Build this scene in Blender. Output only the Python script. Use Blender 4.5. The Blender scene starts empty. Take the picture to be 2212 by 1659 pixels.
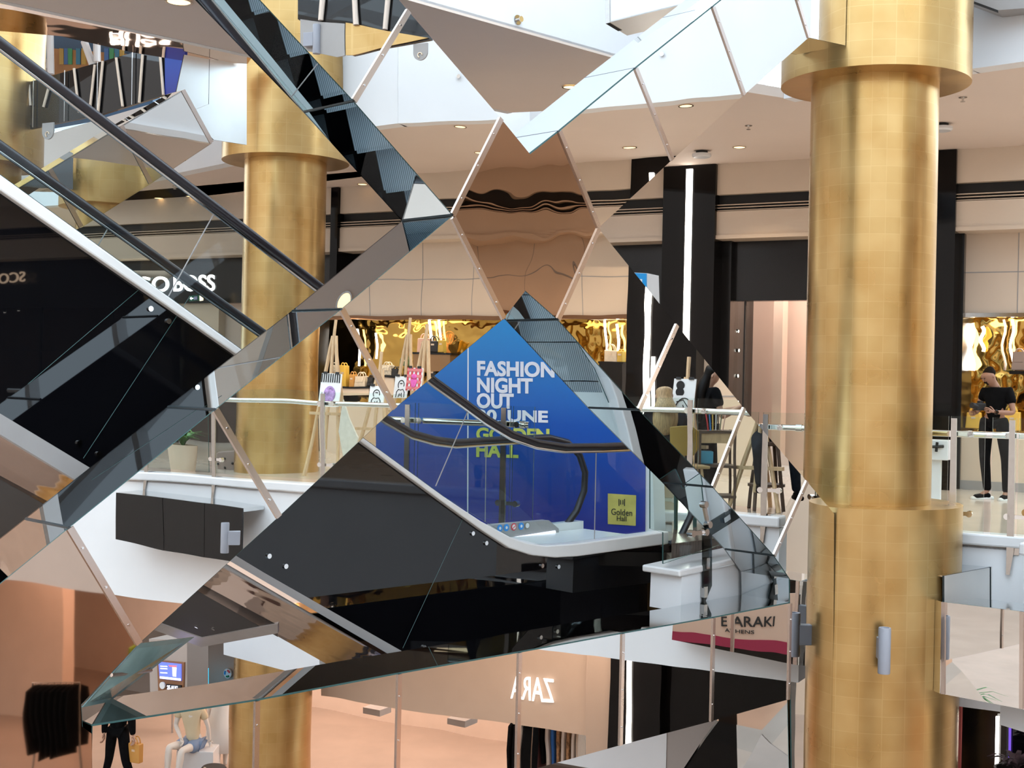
import bpy, bmesh, math, random
from mathutils import Vector, Matrix
random.seed(7)
S = bpy.context.scene
COL = S.collection

# ---------------------------------------------------------------- camera, sky, exposure
W, H, F = 2212.0, 1659.0, 2850.0
CX, CY = 1106.0, 818.0
SR = math.sin(math.atan(0.021)); CR = math.cos(math.atan(0.021))
EYE = Vector((0, 0, 1.5))
RV, UV, FV = Vector((CR, 0, SR)), Vector((-SR, 0, CR)), Vector((0, 1, 0))
cam = bpy.data.cameras.new('camera')
cam.sensor_width = 36.0
cam.lens = 36.0 * F / W
cam.shift_y = (CY - H / 2) / W
cam.clip_start = 0.1; cam.clip_end = 400
camo = bpy.data.objects.new('camera', cam); COL.objects.link(camo)
m = Matrix((RV, UV, -FV)).transposed().to_4x4(); m.translation = EYE
camo.matrix_world = m
S.camera = camo
S.view_settings.view_transform = 'Standard'
S.view_settings.look = 'None'
S.view_settings.gamma = 1.0
S.view_settings.exposure = 0.92
S.cycles.max_bounces = 9
S.cycles.diffuse_bounces = 3
S.cycles.glossy_bounces = 6
S.cycles.transparent_max_bounces = 24
S.cycles.caustics_reflective = False
S.cycles.caustics_refractive = False
S.cycles.sample_clamp_indirect = 4.0
S.cycles.use_denoising = True

world = bpy.data.worlds.new('sky'); S.world = world
world.use_nodes = True
wn = world.node_tree.nodes; wl = world.node_tree.links
bg = wn['Background']
bg.inputs['Color'].default_value = (0.72, 0.87, 1.0, 1)
bg.inputs['Strength'].default_value = 2.45

# ---------------------------------------------------------------- geometry of the place
def ray(x, y):
    return FV + RV * ((x - CX) / F) + UV * ((CY - y) / F)
def hor(x):
    return CY + 0.021 * (x - CX)
class Plane:
    def __init__(s, p, n): s.p = Vector(p); s.n = Vector(n).normalized()
    def at(s, x, y):
        d = ray(x, y); t = (s.p - EYE).dot(s.n) / d.dot(s.n)
        return EYE + d * t
    def shift(s, d): return Plane(s.p + s.n * d, s.n)
def heading(x):
    d = ray(x, hor(x)); d.z = 0; return d.normalized()
DP = heading(4000.0)                # the lattice, the escalator and the bridge run this way
DB = -heading(-4200.0)              # the gallery and its shopfronts run this way (to the right)
AWP = Vector((-DP.y, DP.x, 0))      # away from the viewer, square to the lattice
AWB = Vector((-DB.y, DB.x, 0))
def vplane(x, dist, d):
    n = Vector((-d.y, d.x, 0))
    p = EYE + ray(x, hor(x)) * dist
    return Plane(p, n if n.y > 0 else -n)
def level(z): return Plane((0, 0, z), (0, 0, 1))
PL = vplane(1750, 12.30, DP)        # front of the mirrored lattice
Q = vplane(1300, 12.40, DP)         # near side of the escalator
B0 = vplane(2140, 19.5, DB)         # shopfronts of the gallery
E0 = vplane(2120, 13.4, DB)         # edge of the gallery slab
Z0, Z5 = level(0.0), level(5.0)
ZF = -5.1                           # lower floor
# the second wing of the gallery stands mirror-wise across the line of the lattice
n_ = PL.n; R_ = Matrix.Identity(3)
for i in range(3):
    for j in range(3):
        R_[i][j] = (1.0 if i == j else 0.0) - 2 * n_[i] * n_[j]
MIRM = Matrix.Translation(PL.p) @ R_.to_4x4() @ Matrix.Translation(-PL.p)
WINGDL = 120                          # watts of a downlight
WING = False                        # True while the second wing is being built
def wpt(v):
    v = Vector(v); return (MIRM @ v) if WING else v

# ---------------------------------------------------------------- object helpers
def tag(o, label=None, cat=None, group=None, kind=None):
    if label: o['label'] = label
    if cat: o['category'] = cat
    if group: o['group'] = group
    if kind: o['kind'] = kind
    return o
def thing(name, label, cat, loc=(0, 0, 0), group=None):
    o = bpy.data.objects.new(name, None); COL.objects.link(o)
    o.empty_display_size = 0.2
    o.location = wpt(loc)
    return tag(o, label, cat, group)
def base_of(o):
    v = Vector((0, 0, 0))
    while o is not None: v = v + o.location; o = o.parent
    return v
class MB:
    def __init__(s): s.v = []; s.f = []; s.mi = []
    def face(s, idx, mi=0): s.f.append(tuple(idx)); s.mi.append(mi)
    def prism(s, pts, vec, mi=0, emi=None):
        pts = [Vector(p) for p in pts]; vec = Vector(vec); n = len(pts); b = len(s.v)
        # wind the front face so that it looks against vec
        nn = Vector((0, 0, 0))
        for i in range(n): nn += (pts[i] - pts[0]).cross(pts[(i + 1) % n] - pts[0])
        if nn.dot(vec) > 0: pts.reverse()
        s.v += pts + [p + vec for p in pts]
        s.face(range(b, b + n), mi); s.face([b + n + i for i in range(n - 1, -1, -1)], mi)
        e = mi if emi is None else emi
        for i in range(n):
            j = (i + 1) % n
            s.face((b + j, b + i, b + n + i, b + n + j), e)
        return s
    def box(s, o, a, b, c, mi=0):
        o, a, b, c = map(Vector, (o, a, b, c))
        return s.prism([o, o + a, o + a + b, o + b], c, mi)
    def cbox(s, c, sx, sy, sz, rz=0.0, mi=0):
        a = Vector((math.cos(rz), math.sin(rz), 0)) * sx; b = Vector((-math.sin(rz), math.cos(rz), 0)) * sy
        return s.box(Vector(c) - a / 2 - b / 2 - Vector((0, 0, sz / 2)), a, b, (0, 0, sz), mi)
    def tube(s, pts, r, n=10, cap=True, mi=0):
        pts = [Vector(p) for p in pts]; k = len(pts); b = len(s.v)
        rr = r if isinstance(r, (list, tuple)) else [r] * k
        t0 = (pts[1] - pts[0]).normalized()
        u = t0.orthogonal().normalized()
        for i in range(k):
            t = (pts[min(i + 1, k - 1)] - pts[max(i - 1, 0)]).normalized()
            u = (u - t * u.dot(t)).normalized(); w = t.cross(u)
            for q in range(n):
                a = 2 * math.pi * q / n
                s.v.append(pts[i] + (u * math.cos(a) + w * math.sin(a)) * rr[i])
        for i in range(k - 1):
            for q in range(n):
                s.face((b + i * n + q, b + i * n + (q + 1) % n, b + (i + 1) * n + (q + 1) % n, b + (i + 1) * n + q), mi)
        if cap:
            s.face([b + q for q in range(n - 1, -1, -1)], mi); s.face([b + (k - 1) * n + q for q in range(n)], mi)
        return s
    def lathe(s, c, prof, n=40, mi=0, closed=True):
        c = Vector(c); b = len(s.v); k = len(prof)
        for r, z in prof:
            for q in range(n):
                a = 2 * math.pi * q / n
                s.v.append(c + Vector((r * math.cos(a), r * math.sin(a), z)))
        for i in range(k - 1):
            for q in range(n):
                s.face((b + i * n + q, b + i * n + (q + 1) % n, b + (i + 1) * n + (q + 1) % n, b + (i + 1) * n + q), mi)
        if closed:
            s.face([b + q for q in range(n - 1, -1, -1)], mi); s.face([b + (k - 1) * n + q for q in range(n)], mi)
        return s
    def ball(s, c, rx, ry=None, rz=None, n=14, mi=0, ax=None):
        ry = rx if ry is None else ry; rz = rx if rz is None else rz
        c = Vector(c); b = len(s.v); k = n // 2 + 1
        X, Y, Z = ax if ax else (Vector((1, 0, 0)), Vector((0, 1, 0)), Vector((0, 0, 1)))
        for i in range(k):
            t = math.pi * i / (k - 1)
            for q in range(n):
                a = 2 * math.pi * q / n
                s.v.append(c + X * (rx * math.sin(t) * math.cos(a)) + Y * (ry * math.sin(t) * math.sin(a)) - Z * (rz * math.cos(t)))
        for i in range(k - 1):
            for q in range(n):
                s.face((b + i * n + q, b + i * n + (q + 1) % n, b + (i + 1) * n + (q + 1) % n, b + (i + 1) * n + q), mi)
        return s
    def build(s, name, mats, parent=None, smooth=False, bevel=0.0, kind=None):
        me = bpy.data.meshes.new(name)
        vs = [wpt(v) for v in s.v]
        if parent is None:
            lo = Vector([min(v[i] for v in vs) for i in range(3)]); hi = Vector([max(v[i] for v in vs) for i in range(3)])
            off = Vector(((lo.x + hi.x) / 2, (lo.y + hi.y) / 2, lo.z))
        else:
            off = base_of(parent)
        fs = [tuple(reversed(f)) for f in s.f] if WING else s.f
        me.from_pydata([v - off for v in vs], [], fs)
        mats = mats if isinstance(mats, (list, tuple)) else [mats]
        for mt in mats: me.materials.append(mt)
        for p, k in zip(me.polygons, s.mi): p.material_index = k
        if smooth:
            for p in me.polygons: p.use_smooth = True
        me.update()
        o = bpy.data.objects.new(name, me); COL.objects.link(o)
        if parent is None: o.location = off
        else: o.parent = parent
        if smooth and smooth != 'all':
            md = o.modifiers.new('edges', 'EDGE_SPLIT'); md.split_angle = math.radians(38)
        if bevel:
            md = o.modifiers.new('bevel', 'BEVEL'); md.width = bevel; md.segments = 2; md.limit_method = 'ANGLE'
        if kind: o['kind'] = kind
        return o
def clone(o, loc, label, group=None):
    """copy a thing with its parts and their sub-parts to a new place"""
    r = o.copy(); COL.objects.link(r); r.location = Vector(loc); r['label'] = label
    if group: r['group'] = group
    for ch in list(o.children):
        c = ch.copy(); COL.objects.link(c); c.parent = r
        for g in list(ch.children):
            d = g.copy(); COL.objects.link(d); d.parent = c
    return r
def skinned(name, nodes, edges, mt, parent, sub=2, root=0):
    """one continuous tapering surface grown along joints; nodes = [(pos, radius or (rx, ry)), ...]"""
    me = bpy.data.meshes.new(name)
    me.from_pydata([Vector(p) for p, r in nodes], edges, [])
    o = bpy.data.objects.new(name, me); COL.objects.link(o)
    md = o.modifiers.new('skin', 'SKIN'); md.use_smooth_shade = True
    for i, (p, r) in enumerate(nodes):
        sv = me.skin_vertices[0].data[i]
        sv.radius = r if isinstance(r, tuple) else (r, r); sv.use_root = (i == root)
    if sub:
        ms = o.modifiers.new('smooth', 'SUBSURF'); ms.levels = sub; ms.render_levels = sub
    dg = bpy.context.evaluated_depsgraph_get(); dg.update()
    me2 = bpy.data.meshes.new_from_object(o.evaluated_get(dg))
    bpy.data.objects.remove(o); bpy.data.meshes.remove(me)
    mb = MB(); mb.v = [v.co.copy() for v in me2.vertices]
    for p in me2.polygons: mb.face(tuple(p.vertices))
    bpy.data.meshes.remove(me2)
    return mb.build(name, mt, parent, smooth='all')
def lettering(name, s, tl, tr, bl, mt, parent, bold=0.0, depth=0.01, out=None, spacing=1.0, shear=0.0):
    """text laid into the parallelogram top-left, top-right, bottom-left"""
    cu = bpy.data.curves.new(name, 'FONT'); cu.body = s; cu.size = 1.0; cu.offset = bold; cu.space_character = spacing
    cu.extrude = 0.5; cu.resolution_u = 4; cu.space_line = 0.8
    o = bpy.data.objects.new(name, cu); COL.objects.link(o)
    dg = bpy.context.evaluated_depsgraph_get(); dg.update()
    me = bpy.data.meshes.new_from_object(o.evaluated_get(dg))
    bpy.data.objects.remove(o); bpy.data.curves.remove(cu)
    xs = [v.co.x for v in me.vertices]; ys = [v.co.y for v in me.vertices]
    x0, x1, y0, y1 = min(xs), max(xs), min(ys), max(ys)
    tl, tr, bl = Vector(tl), Vector(tr), Vector(bl)
    r, d = tr - tl, bl - tl
    nrm = r.cross(d).normalized() if out is None else Vector(out).normalized()
    mb = MB()
    for v in me.vertices:
        mb.v.append(tl + r * ((v.co.x - x0) / (x1 - x0)) + d * ((y1 - v.co.y) / (y1 - y0)) + nrm * (depth * (v.co.z + 0.5)))
    for p in me.polygons: mb.face(tuple(p.vertices))
    bpy.data.meshes.remove(me)
    return mb.build(name, mt, parent)

# ---------------------------------------------------------------- materials
def nodes_of(mt):
    mt.use_nodes = True; nt = mt.node_tree
    return nt, nt.nodes, nt.links, nt.nodes['Principled BSDF']
def M(name, col, rough=0.5, metal=0.0, emit=None, estr=0.0, spec=0.5, vary=0.0, vscale=3.0, bump=0.0, bscale=40.0, bdist=0.01, stretch=None):
    mt = bpy.data.materials.new(name); nt, N, L, b = nodes_of(mt)
    b.inputs['Base Color'].default_value = (*col, 1); b.inputs['Roughness'].default_value = rough
    b.inputs['Metallic'].default_value = metal; b.inputs['Specular IOR Level'].default_value = spec
    if emit: b.inputs['Emission Color'].default_value = (*emit, 1); b.inputs['Emission Strength'].default_value = estr
    tc = N.new('ShaderNodeTexCoord'); src = tc.outputs['Object']
    if stretch:
        mp = N.new('ShaderNodeMapping'); mp.inputs['Scale'].default_value = stretch
        L.new(src, mp.inputs['Vector']); src = mp.outputs['Vector']
    if vary:
        nz = N.new('ShaderNodeTexNoise'); nz.inputs['Scale'].default_value = vscale; nz.inputs['Detail'].default_value = 4
        L.new(src, nz.inputs['Vector'])
        cr = N.new('ShaderNodeValToRGB'); L.new(nz.outputs['Fac'], cr.inputs['Fac'])
        cr.color_ramp.elements[0].position = 0.3; cr.color_ramp.elements[1].position = 0.7
        cr.color_ramp.elements[0].color = (*[c * (1 - vary) for c in col], 1)
        cr.color_ramp.elements[1].color = (*[min(1, c * (1 + vary)) for c in col], 1)
        L.new(cr.outputs['Color'], b.inputs['Base Color'])
    if bump:
        nb = N.new('ShaderNodeTexNoise'); nb.inputs['Scale'].default_value = bscale; nb.inputs['Detail'].default_value = 1
        L.new(src, nb.inputs['Vector'])
        bp = N.new('ShaderNodeBump'); bp.inputs['Strength'].default_value = bump; bp.inputs['Distance'].default_value = bdist
        L.new(nb.outputs['Fac'], bp.inputs['Height']); L.new(bp.outputs['Normal'], b.inputs['Normal'])
    return mt
def glassy(name, tint, refl=1.0):
    mt = bpy.data.materials.new(name); mt.use_nodes = True; nt = mt.node_tree; N, L = nt.nodes, nt.links
    N.clear(); out = N.new('ShaderNodeOutputMaterial'); mx = N.new('ShaderNodeMixShader')
    tr = N.new('ShaderNodeBsdfTransparent'); tr.inputs['Color'].default_value = (*tint, 1)
    gl = N.new('ShaderNodeBsdfGlossy'); gl.inputs['Roughness'].default_value = 0.0
    fr = N.new('ShaderNodeFresnel'); fr.inputs['IOR'].default_value = 1.35
    ml = N.new('ShaderNodeMath'); ml.operation = 'MULTIPLY'; ml.inputs[1].default_value = refl
    ge = N.new('ShaderNodeNewGeometry'); fm_ = N.new('ShaderNodeMath'); fm_.operation = 'MULTIPLY_ADD'; fm_.inputs[1].default_value = -refl; fm_.inputs[2].default_value = refl
    L.new(ge.outputs['Backfacing'], fm_.inputs[0]); L.new(fm_.outputs[0], ml.inputs[1])
    L.new(fr.outputs['Fac'], ml.inputs[0]); L.new(ml.outputs[0], mx.inputs['Fac'])
    L.new(tr.outputs[0], mx.inputs[1]); L.new(gl.outputs[0], mx.inputs[2]); L.new(mx.outputs[0], out.inputs['Surface'])
    return mt
def goldleaf():
    mt = bpy.data.materials.new('gold_leaf'); nt, N, L, b = nodes_of(mt)
    tc = N.new('ShaderNodeTexCoord'); sp = N.new('ShaderNodeSeparateXYZ'); L.new(tc.outputs['Object'], sp.inputs[0])
    at = N.new('ShaderNodeMath'); at.operation = 'ARCTAN2'; L.new(sp.outputs['Y'], at.inputs[0]); L.new(sp.outputs['X'], at.inputs[1])
    sc = N.new('ShaderNodeMath'); sc.operation = 'MULTIPLY'; sc.inputs[1].default_value = 0.75; L.new(at.outputs[0], sc.inputs[0])
    cb = N.new('ShaderNodeCombineXYZ'); L.new(sc.outputs[0], cb.inputs['X']); L.new(sp.outputs['Z'], cb.inputs['Y'])
    br = N.new('ShaderNodeTexBrick'); L.new(cb.outputs[0], br.inputs['Vector'])
    br.offset = 0.0; br.inputs['Scale'].default_value = 1.0; br.inputs['Brick Width'].default_value = 0.175; br.inputs['Row Height'].default_value = 0.165
    br.inputs['Mortar Size'].default_value = 0.004; br.inputs['Mortar Smooth'].default_value = 0.6
    br.inputs['Color1'].default_value = (0.50, 0.315, 0.115, 1); br.inputs['Color2'].default_value = (0.57, 0.37, 0.15, 1); br.inputs['Mortar'].default_value = (0.61, 0.42, 0.19, 1)
    nz = N.new('ShaderNodeTexNoise'); nz.inputs['Scale'].default_value = 2.2; nz.inputs['Detail'].default_value = 2.5; L.new(tc.outputs['Object'], nz.inputs['Vector'])
    mx = N.new('ShaderNodeMix'); mx.data_type = 'RGBA'; mx.inputs['Factor'].default_value = 0.4
    cr = N.new('ShaderNodeValToRGB'); cr.color_ramp.elements[0].color = (0.42, 0.24, 0.075, 1); cr.color_ramp.elements[1].color = (0.68, 0.49, 0.23, 1)
    cr.color_ramp.elements[0].position = 0.22; cr.color_ramp.elements[1].position = 0.80; cr.color_ramp.interpolation = 'EASE'
    L.new(nz.outputs['Fac'], cr.inputs['Fac']); L.new(br.outputs['Color'], mx.inputs[6]); L.new(cr.outputs['Color'], mx.inputs[7])
    L.new(mx.outputs[2], b.inputs['Base Color'])
    b.inputs['Metallic'].default_value = 0.92; b.inputs['Roughness'].default_value = 0.3
    rr = N.new('ShaderNodeMapRange'); rr.inputs['To Min'].default_value = 0.2; rr.inputs['To Max'].default_value = 0.4; L.new(nz.outputs['Fac'], rr.inputs['Value']); L.new(rr.outputs[0], b.inputs['Roughness'])
    n2 = N.new('ShaderNodeTexNoise'); n2.inputs['Scale'].default_value = 9; n2.inputs['Detail'].default_value = 1; L.new(tc.outputs['Object'], n2.inputs['Vector'])
    bp = N.new('ShaderNodeBump'); bp.inputs['Strength'].default_value = 0.10; bp.inputs['Distance'].default_value = 0.006
    L.new(n2.outputs['Fac'], bp.inputs['Height']); L.new(bp.outputs['Normal'], b.inputs['Normal'])
    return mt
def ribbed():
    mt = bpy.data.materials.new('ribbed_step'); nt, N, L, b = nodes_of(mt)
    tc = N.new('ShaderNodeTexCoord')
    mp = N.new('ShaderNodeMapping'); mp.inputs['Rotation'].default_value = (0, 0, -math.atan2(AWP.y, AWP.x)); L.new(tc.outputs['Object'], mp.inputs['Vector'])
    wv = N.new('ShaderNodeTexWave'); wv.bands_direction = 'X'; wv.inputs['Scale'].default_value = 12; L.new(mp.outputs[0], wv.inputs['Vector'])
    cr = N.new('ShaderNodeValToRGB'); cr.color_ramp.elements[0].color = (0.20, 0.23, 0.26, 1); cr.color_ramp.elements[1].color = (0.60, 0.66, 0.72, 1)
    L.new(wv.outputs['Fac'], cr.inputs['Fac']); L.new(cr.outputs['Color'], b.inputs['Base Color'])
    b.inputs['Metallic'].default_value = 0.6; b.inputs['Roughness'].default_value = 0.42
    return mt
mirror = M('mirror_glass', (0.80, 0.79, 0.77), 0.0, 1.0, bump=1.0, bscale=1.5, bdist=0.0011)
side_mirror = M('side_mirror_glass', (0.68, 0.71, 0.72), 0.0, 1.0, bump=1.0, bscale=1.2, bdist=0.0006)
bronze = M('bronze_mirror_glass', (0.44, 0.32, 0.245), 0.0, 1.0, bump=1.0, bscale=2.2, bdist=0.0042)
bronze_soft = M('bronze_corner_mirror', (0.47, 0.345, 0.27), 0.02, 1.0, bump=1.0, bscale=1.6, bdist=0.0018)
copper = M('copper_mirror', (0.86, 0.62, 0.48), 0.03, 1.0, bump=1.0, bscale=1.6, bdist=0.006)
dark_mirror = M('smoked_mirror', (0.20, 0.21, 0.22), 0.0, 1.0, bump=1.0, bscale=1.2, bdist=0.001)
gold = goldleaf()
gold_foil = M('crinkled_gold_foil', (0.50, 0.30, 0.075), 0.07, 1.0, bump=1.0, bscale=3.5, bdist=0.05)
steel = M('brushed_steel', (0.46, 0.44, 0.42), 0.14, 1.0, vary=0.05, vscale=20)
chrome = M('polished_steel', (0.72, 0.72, 0.72), 0.06, 1.0)
strip_metal = M('rose_steel_strip', (0.62, 0.53, 0.48), 0.18, 1.0)
edge_dark = M('dark_edge', (0.02, 0.03, 0.035), 0.25)
edge_green = M('green_glass_edge', (0.045, 0.10, 0.095), 0.2)
black_glass = M('black_glass', (0.003, 0.003, 0.004), 0.015, 0.0, spec=0.45)
black_paint = M('black_lacquer', (0.006, 0.005, 0.005), 0.22, spec=0.35, vary=0.2)
black_matt = M('black_matt', (0.007, 0.0065, 0.007), 0.6, vary=0.2)
pillar_black = M('black_gloss_panel', (0.005, 0.004, 0.004), 0.05, spec=0.16)
teal_sky_reflection = M('painted_sky_reflection', (0.24, 0.36, 0.36), 0.08, vary=0.25, vscale=3)  # cyan skylight reflection put into the base colour
rubber = M('black_rubber', (0.018, 0.014, 0.018), 0.35)
white = M('white_plaster', (0.86, 0.87, 0.89), 0.6, vary=0.02, vscale=1.5)
white_lacquer = M('white_lacquer', (0.80, 0.80, 0.81), 0.25, vary=0.02)
skirt_white = M('pale_aluminium', (0.84, 0.83, 0.81), 0.3, vary=0.03)
grey_trim = M('grey_aluminium', (0.36, 0.34, 0.33), 0.35, vary=0.05)
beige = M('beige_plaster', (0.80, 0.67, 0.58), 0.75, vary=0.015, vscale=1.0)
cream = M('cream_panel', (0.74, 0.60, 0.47), 0.4, vary=0.02, vscale=1.5)
floor_m = M('pale_stone_floor', (0.60, 0.50, 0.41), 0.14, vary=0.06, vscale=2.0)
floor_low = M('rose_stone_floor', (0.42, 0.32, 0.26), 0.25, vary=0.08, vscale=1.0)
wood_floor = M('brown_plank_floor', (0.16, 0.10, 0.08), 0.25, vary=0.3, vscale=6, stretch=(1, 12, 1))
marble = M('white_marble', (0.82, 0.80, 0.79), 0.15, vary=0.04, vscale=4)
pink_wall = M('pink_shop_wall', (0.80, 0.58, 0.50), 0.6, vary=0.02)
blush = M('blush_plaster', (0.78, 0.62, 0.52), 0.7, vary=0.03)
dark_glass = glassy('smoked_glass', (0.30, 0.32, 0.32))
satin = M('satin_aluminium', (0.80, 0.80, 0.78), 0.38, 1.0, vary=0.02)
satin_grey = M('satin_grey_panel', (0.50, 0.51, 0.50), 0.3, 1.0, vary=0.03)
glass = glassy('clear_glass', (0.93, 0.97, 0.95))
esc_glass = glassy('escalator_glass', (0.90, 0.94, 0.94), 1.2)
ribs = ribbed()
wood = M('pale_beech', (0.62, 0.42, 0.24), 0.5, vary=0.15, vscale=8, stretch=(4, 4, 1))
dark_wood = M('dark_stained_wood', (0.09, 0.055, 0.04), 0.45, vary=0.25, vscale=8)
paper = M('white_paper', (0.86, 0.85, 0.83), 0.8, vary=0.02)
grey_lamp = M('grey_powder_coat', (0.34, 0.35, 0.40), 0.45, vary=0.03)
lightstrip = M('lit_strip', (1, 1, 1), 0.5, emit=(1.0, 0.93, 0.84), estr=6.0)
downglow = M('lit_downlight', (1, 0.8, 0.5), 0.5, emit=(1.0, 0.62, 0.28), estr=1.5)
sign_white = M('lit_sign_letters', (1, 1, 1), 0.5, emit=(1.0, 0.99, 0.96), estr=1.8)
warm_gold = M('gilt_letter', (0.85, 0.66, 0.48), 0.35, metal=0.6)
def V2(pl, pts): return [pl.at(x, y) for x, y in pts]
def spot(name, loc, power, col=(1, 0.78, 0.55), angle=120, size=0.03, blend=0.6, aim=None):
    d = bpy.data.lights.new(name, 'SPOT'); d.energy = power; d.color = col; d.spot_size = math.radians(angle); d.spot_blend = blend; d.shadow_soft_size = size
    o = bpy.data.objects.new(name, d); COL.objects.link(o); o.location = wpt(loc)
    if aim is not None: o.rotation_euler = (wpt(aim) - wpt(loc)).to_track_quat('-Z', 'Y').to_euler()
    return o
def area(name, loc, aim, power, sx, sy, col=(1, 0.85, 0.68)):
    d = bpy.data.lights.new(name, 'AREA'); d.energy = power; d.color = col; d.shape = 'RECTANGLE'; d.size = sx; d.size_y = sy
    o = bpy.data.objects.new(name, d); COL.objects.link(o); o.location = wpt(loc)
    o.rotation_euler = (wpt(aim) - wpt(loc)).to_track_quat('-Z', 'Y').to_euler(); return o
# ================================================================ the setting
def gp(pl, x, z):
    p = pl.at(x, hor(x)); p.z = z; return p
def hp(z, pts): return [level(z).at(x, y) for x, y in pts]
def struct(name, mb, mt, **k): return mb.build(name, mt, kind='structure', **k)
B1 = B0.shift(-0.40)                # face of the bulkhead over the shopfronts
BW = B0.shift(0.0)
def bulk(pl_front, xa, xb, za, zb, depth):
    return MB().prism([gp(pl_front, xa, za), gp(pl_front, xb, za), gp(pl_front, xb, zb), gp(pl_front, xa, zb)], AWB * depth)

def shell(x0, x1, dz, side, dw=None):
    dw = dz if dw is None else dw
    zc = 5.0 + dw
    w = 'wing_' if side else ''
    # the slab: floor, white edge, soffit of the level below
    fl = [gp(E0, x0, dz), gp(E0, x1, dz), gp(B0.shift(4.5), x1 + 60, dz), gp(B0.shift(4.5), x0, dz)]
    struct('floor_' + w + 'gallery', MB().prism(fl, (0, 0, -0.12)), floor_m)
    struct('trim_' + w + 'slab_nosing', MB().prism([gp(E0.shift(-.06), x0, dz + .03), gp(E0.shift(-.06), x1, dz + .03), gp(E0.shift(-.06), x1, dz - .09), gp(E0.shift(-.06), x0, dz - .09)], AWB * .25), white_lacquer, bevel=.02)
    struct('wall_' + w + 'slab_edge', bulk(E0, x0, x1, dz - .1, dz - 1.75, .3), white)
    struct('ceiling_' + w + 'lower', MB().prism([gp(E0.shift(.3), x0, dz - 1.5), gp(E0.shift(.3), x1, dz - 1.5), gp(B0.shift(3), x1, dz - 1.5), gp(B0.shift(3), x0, dz - 1.5)], (0, 0, .1)), beige)
    # bulkhead with the dark slot diffuser
    struct('wall_' + w + 'bulkhead_upper', bulk(B1, x0, x1, dw + 4.51, zc + .02, .5), cream)
    struct('wall_' + w + 'bulkhead_lower', bulk(B1, x0, x1, dw + 3.86, dw + 4.24, .5), cream)
    struct('trim_' + w + 'bulkhead_lip', bulk(B1.shift(-.03), x0, x1, dw + 3.80, dw + 3.86, .5), cream)
    struct('trim_' + w + 'slot_back', bulk(B1.shift(.12), x0, x1, dw + 4.24, dw + 4.51, .1), black_matt)
    for k in range(3):
        struct('trim_' + w + 'slot_blade', bulk(B1.shift(.02), x0, x1, dw + 4.25 + k * .045, dw + 4.263 + k * .045, .08), cream)
shell(-500, 2330, 0.0, 0)
# ceiling of the gallery with the open void in front of it
cp = hp(5.0, [(1695, 212), (2330, 115)]) + [gp(B1.shift(.3), 2330, 5.0), gp(B1.shift(.3), -500, 5.0)] + hp(5.0, [(-300, 515), (390, 372), (520, 345), (1145, 337), (1262, 259), (1560, 190)])
struct('ceiling_gallery', MB().prism(cp, (0, 0, .12)), beige)
def fascia(name, pts, z0, z1, th=.25, mt=white):
    mb = MB()
    for a, b in zip(pts, pts[1:]):
        t = (b - a).normalized(); n = Vector((-t.y, t.x, 0))
        if n.y < 0: n = -n
        a2, b2 = Vector((a.x, a.y, z0)) - n * .02, Vector((b.x, b.y, z0)) - n * .02
        mb.prism([a2, b2, b2 + Vector((0, 0, z1 - z0)), a2 + Vector((0, 0, z1 - z0))], n * th)
    return struct(name, mb, mt)
fascia('wall_upper_fascia_left', hp(5.0, [(-300, 515), (390, 372), (520, 345), (1145, 337), (1262, 259)]), 4.99, 6.35)
cr = hp(5.0, [(1695, 212), (2096, 148), (2330, 115)])
fascia('wall_upper_fascia_right', cr, 4.99, 7.4)
# bridge overhead, running the way of the lattice
n1 = Z5.at(1320, 125); f1 = Z5.at(540, 120); c1 = Z5.at(1695, 212)
tn = (c1 - n1).dot(DP)
br = [n1 - DP * 13, n1 + DP * tn, f1 + DP * (tn + (n1 - f1).dot(DP) - 1.5), f1 + DP * ((n1 - f1).dot(DP) - 13)]
struct('ceiling_bridge', MB().prism([p + Vector((0, 0, .005)) for p in br], (0, 0, .05)), beige)
br2 = [br[0] , br[1], br[2] - AWP * .02, br[3] - AWP * .02]
struct('wall_bridge_fascia', MB().prism([p + Vector((0, 0, .03)) for p in br2], (0, 0, 2.3)), white)
struct('trim_bridge_edge', MB().prism([br[3] + AWP * .0, br[3] + AWP * .09, br[2] + AWP * .09, br[2]], (0, 0, .10)), white_lacquer)

# lower floor, far walls of the atrium, roof beams
struct('floor_lower', MB().prism([(-60, -30, ZF), (60, -30, ZF), (60, 60, ZF), (-60, 60, ZF)], (0, 0, -.2)), floor_low)
struct('wall_behind', MB().box((-40, -16, ZF), (80, 0, 0), (0, -.4, 0), (0, 0, 18)), beige)
struct('wall_far_left', MB().box((-34, -16, ZF), (-.4, 0, 0), (0, 60, 0), (0, 0, 18)), beige)
struct('wall_far_right', MB().box((17, 9, ZF), (.4, 0, 0), (0, 40, 0), (0, 0, 12)), cream)
struct('ceiling_upper_left', MB().box((-30, 15.5, 9.6), (27.5, 0, 0), (0, 16, 0), (0, 0, .2)), beige)
roof = MB()
for k in range(-6, 9):
    a = Vector((k * 3.4 - 12, -20, 13.5)); roof.box(a, (.28, 0, 0), (0, 60, 0), (0, 0, .5))
for k in range(0, 12):
    roof.box((-40, -18 + k * 4.2, 13.6), (80, 0, 0), (0, .22, 0), (0, 0, .35))
struct('ceiling_roof_beams', roof, white_lacquer)
# camera-side slab the photograph was taken from is out of sight; the shop backs close off the rooms
back = B0.shift(4.2)
struct('wall_shop_back', bulk(back, -500, 2330, 0, 4.0, .2), blush)
struct('ceiling_shops', MB().prism([gp(B0, -500, 3.86), gp(B0, 2330, 3.86), gp(back, 2330, 3.86), gp(back, -500, 3.86)], (0, 0, .1)), beige)

# ---------------------------------------------------------------- shopfronts straight ahead
BR = B0.shift(0.05)
def pz(pl, x, y): return pl.at(x, y).z
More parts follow.
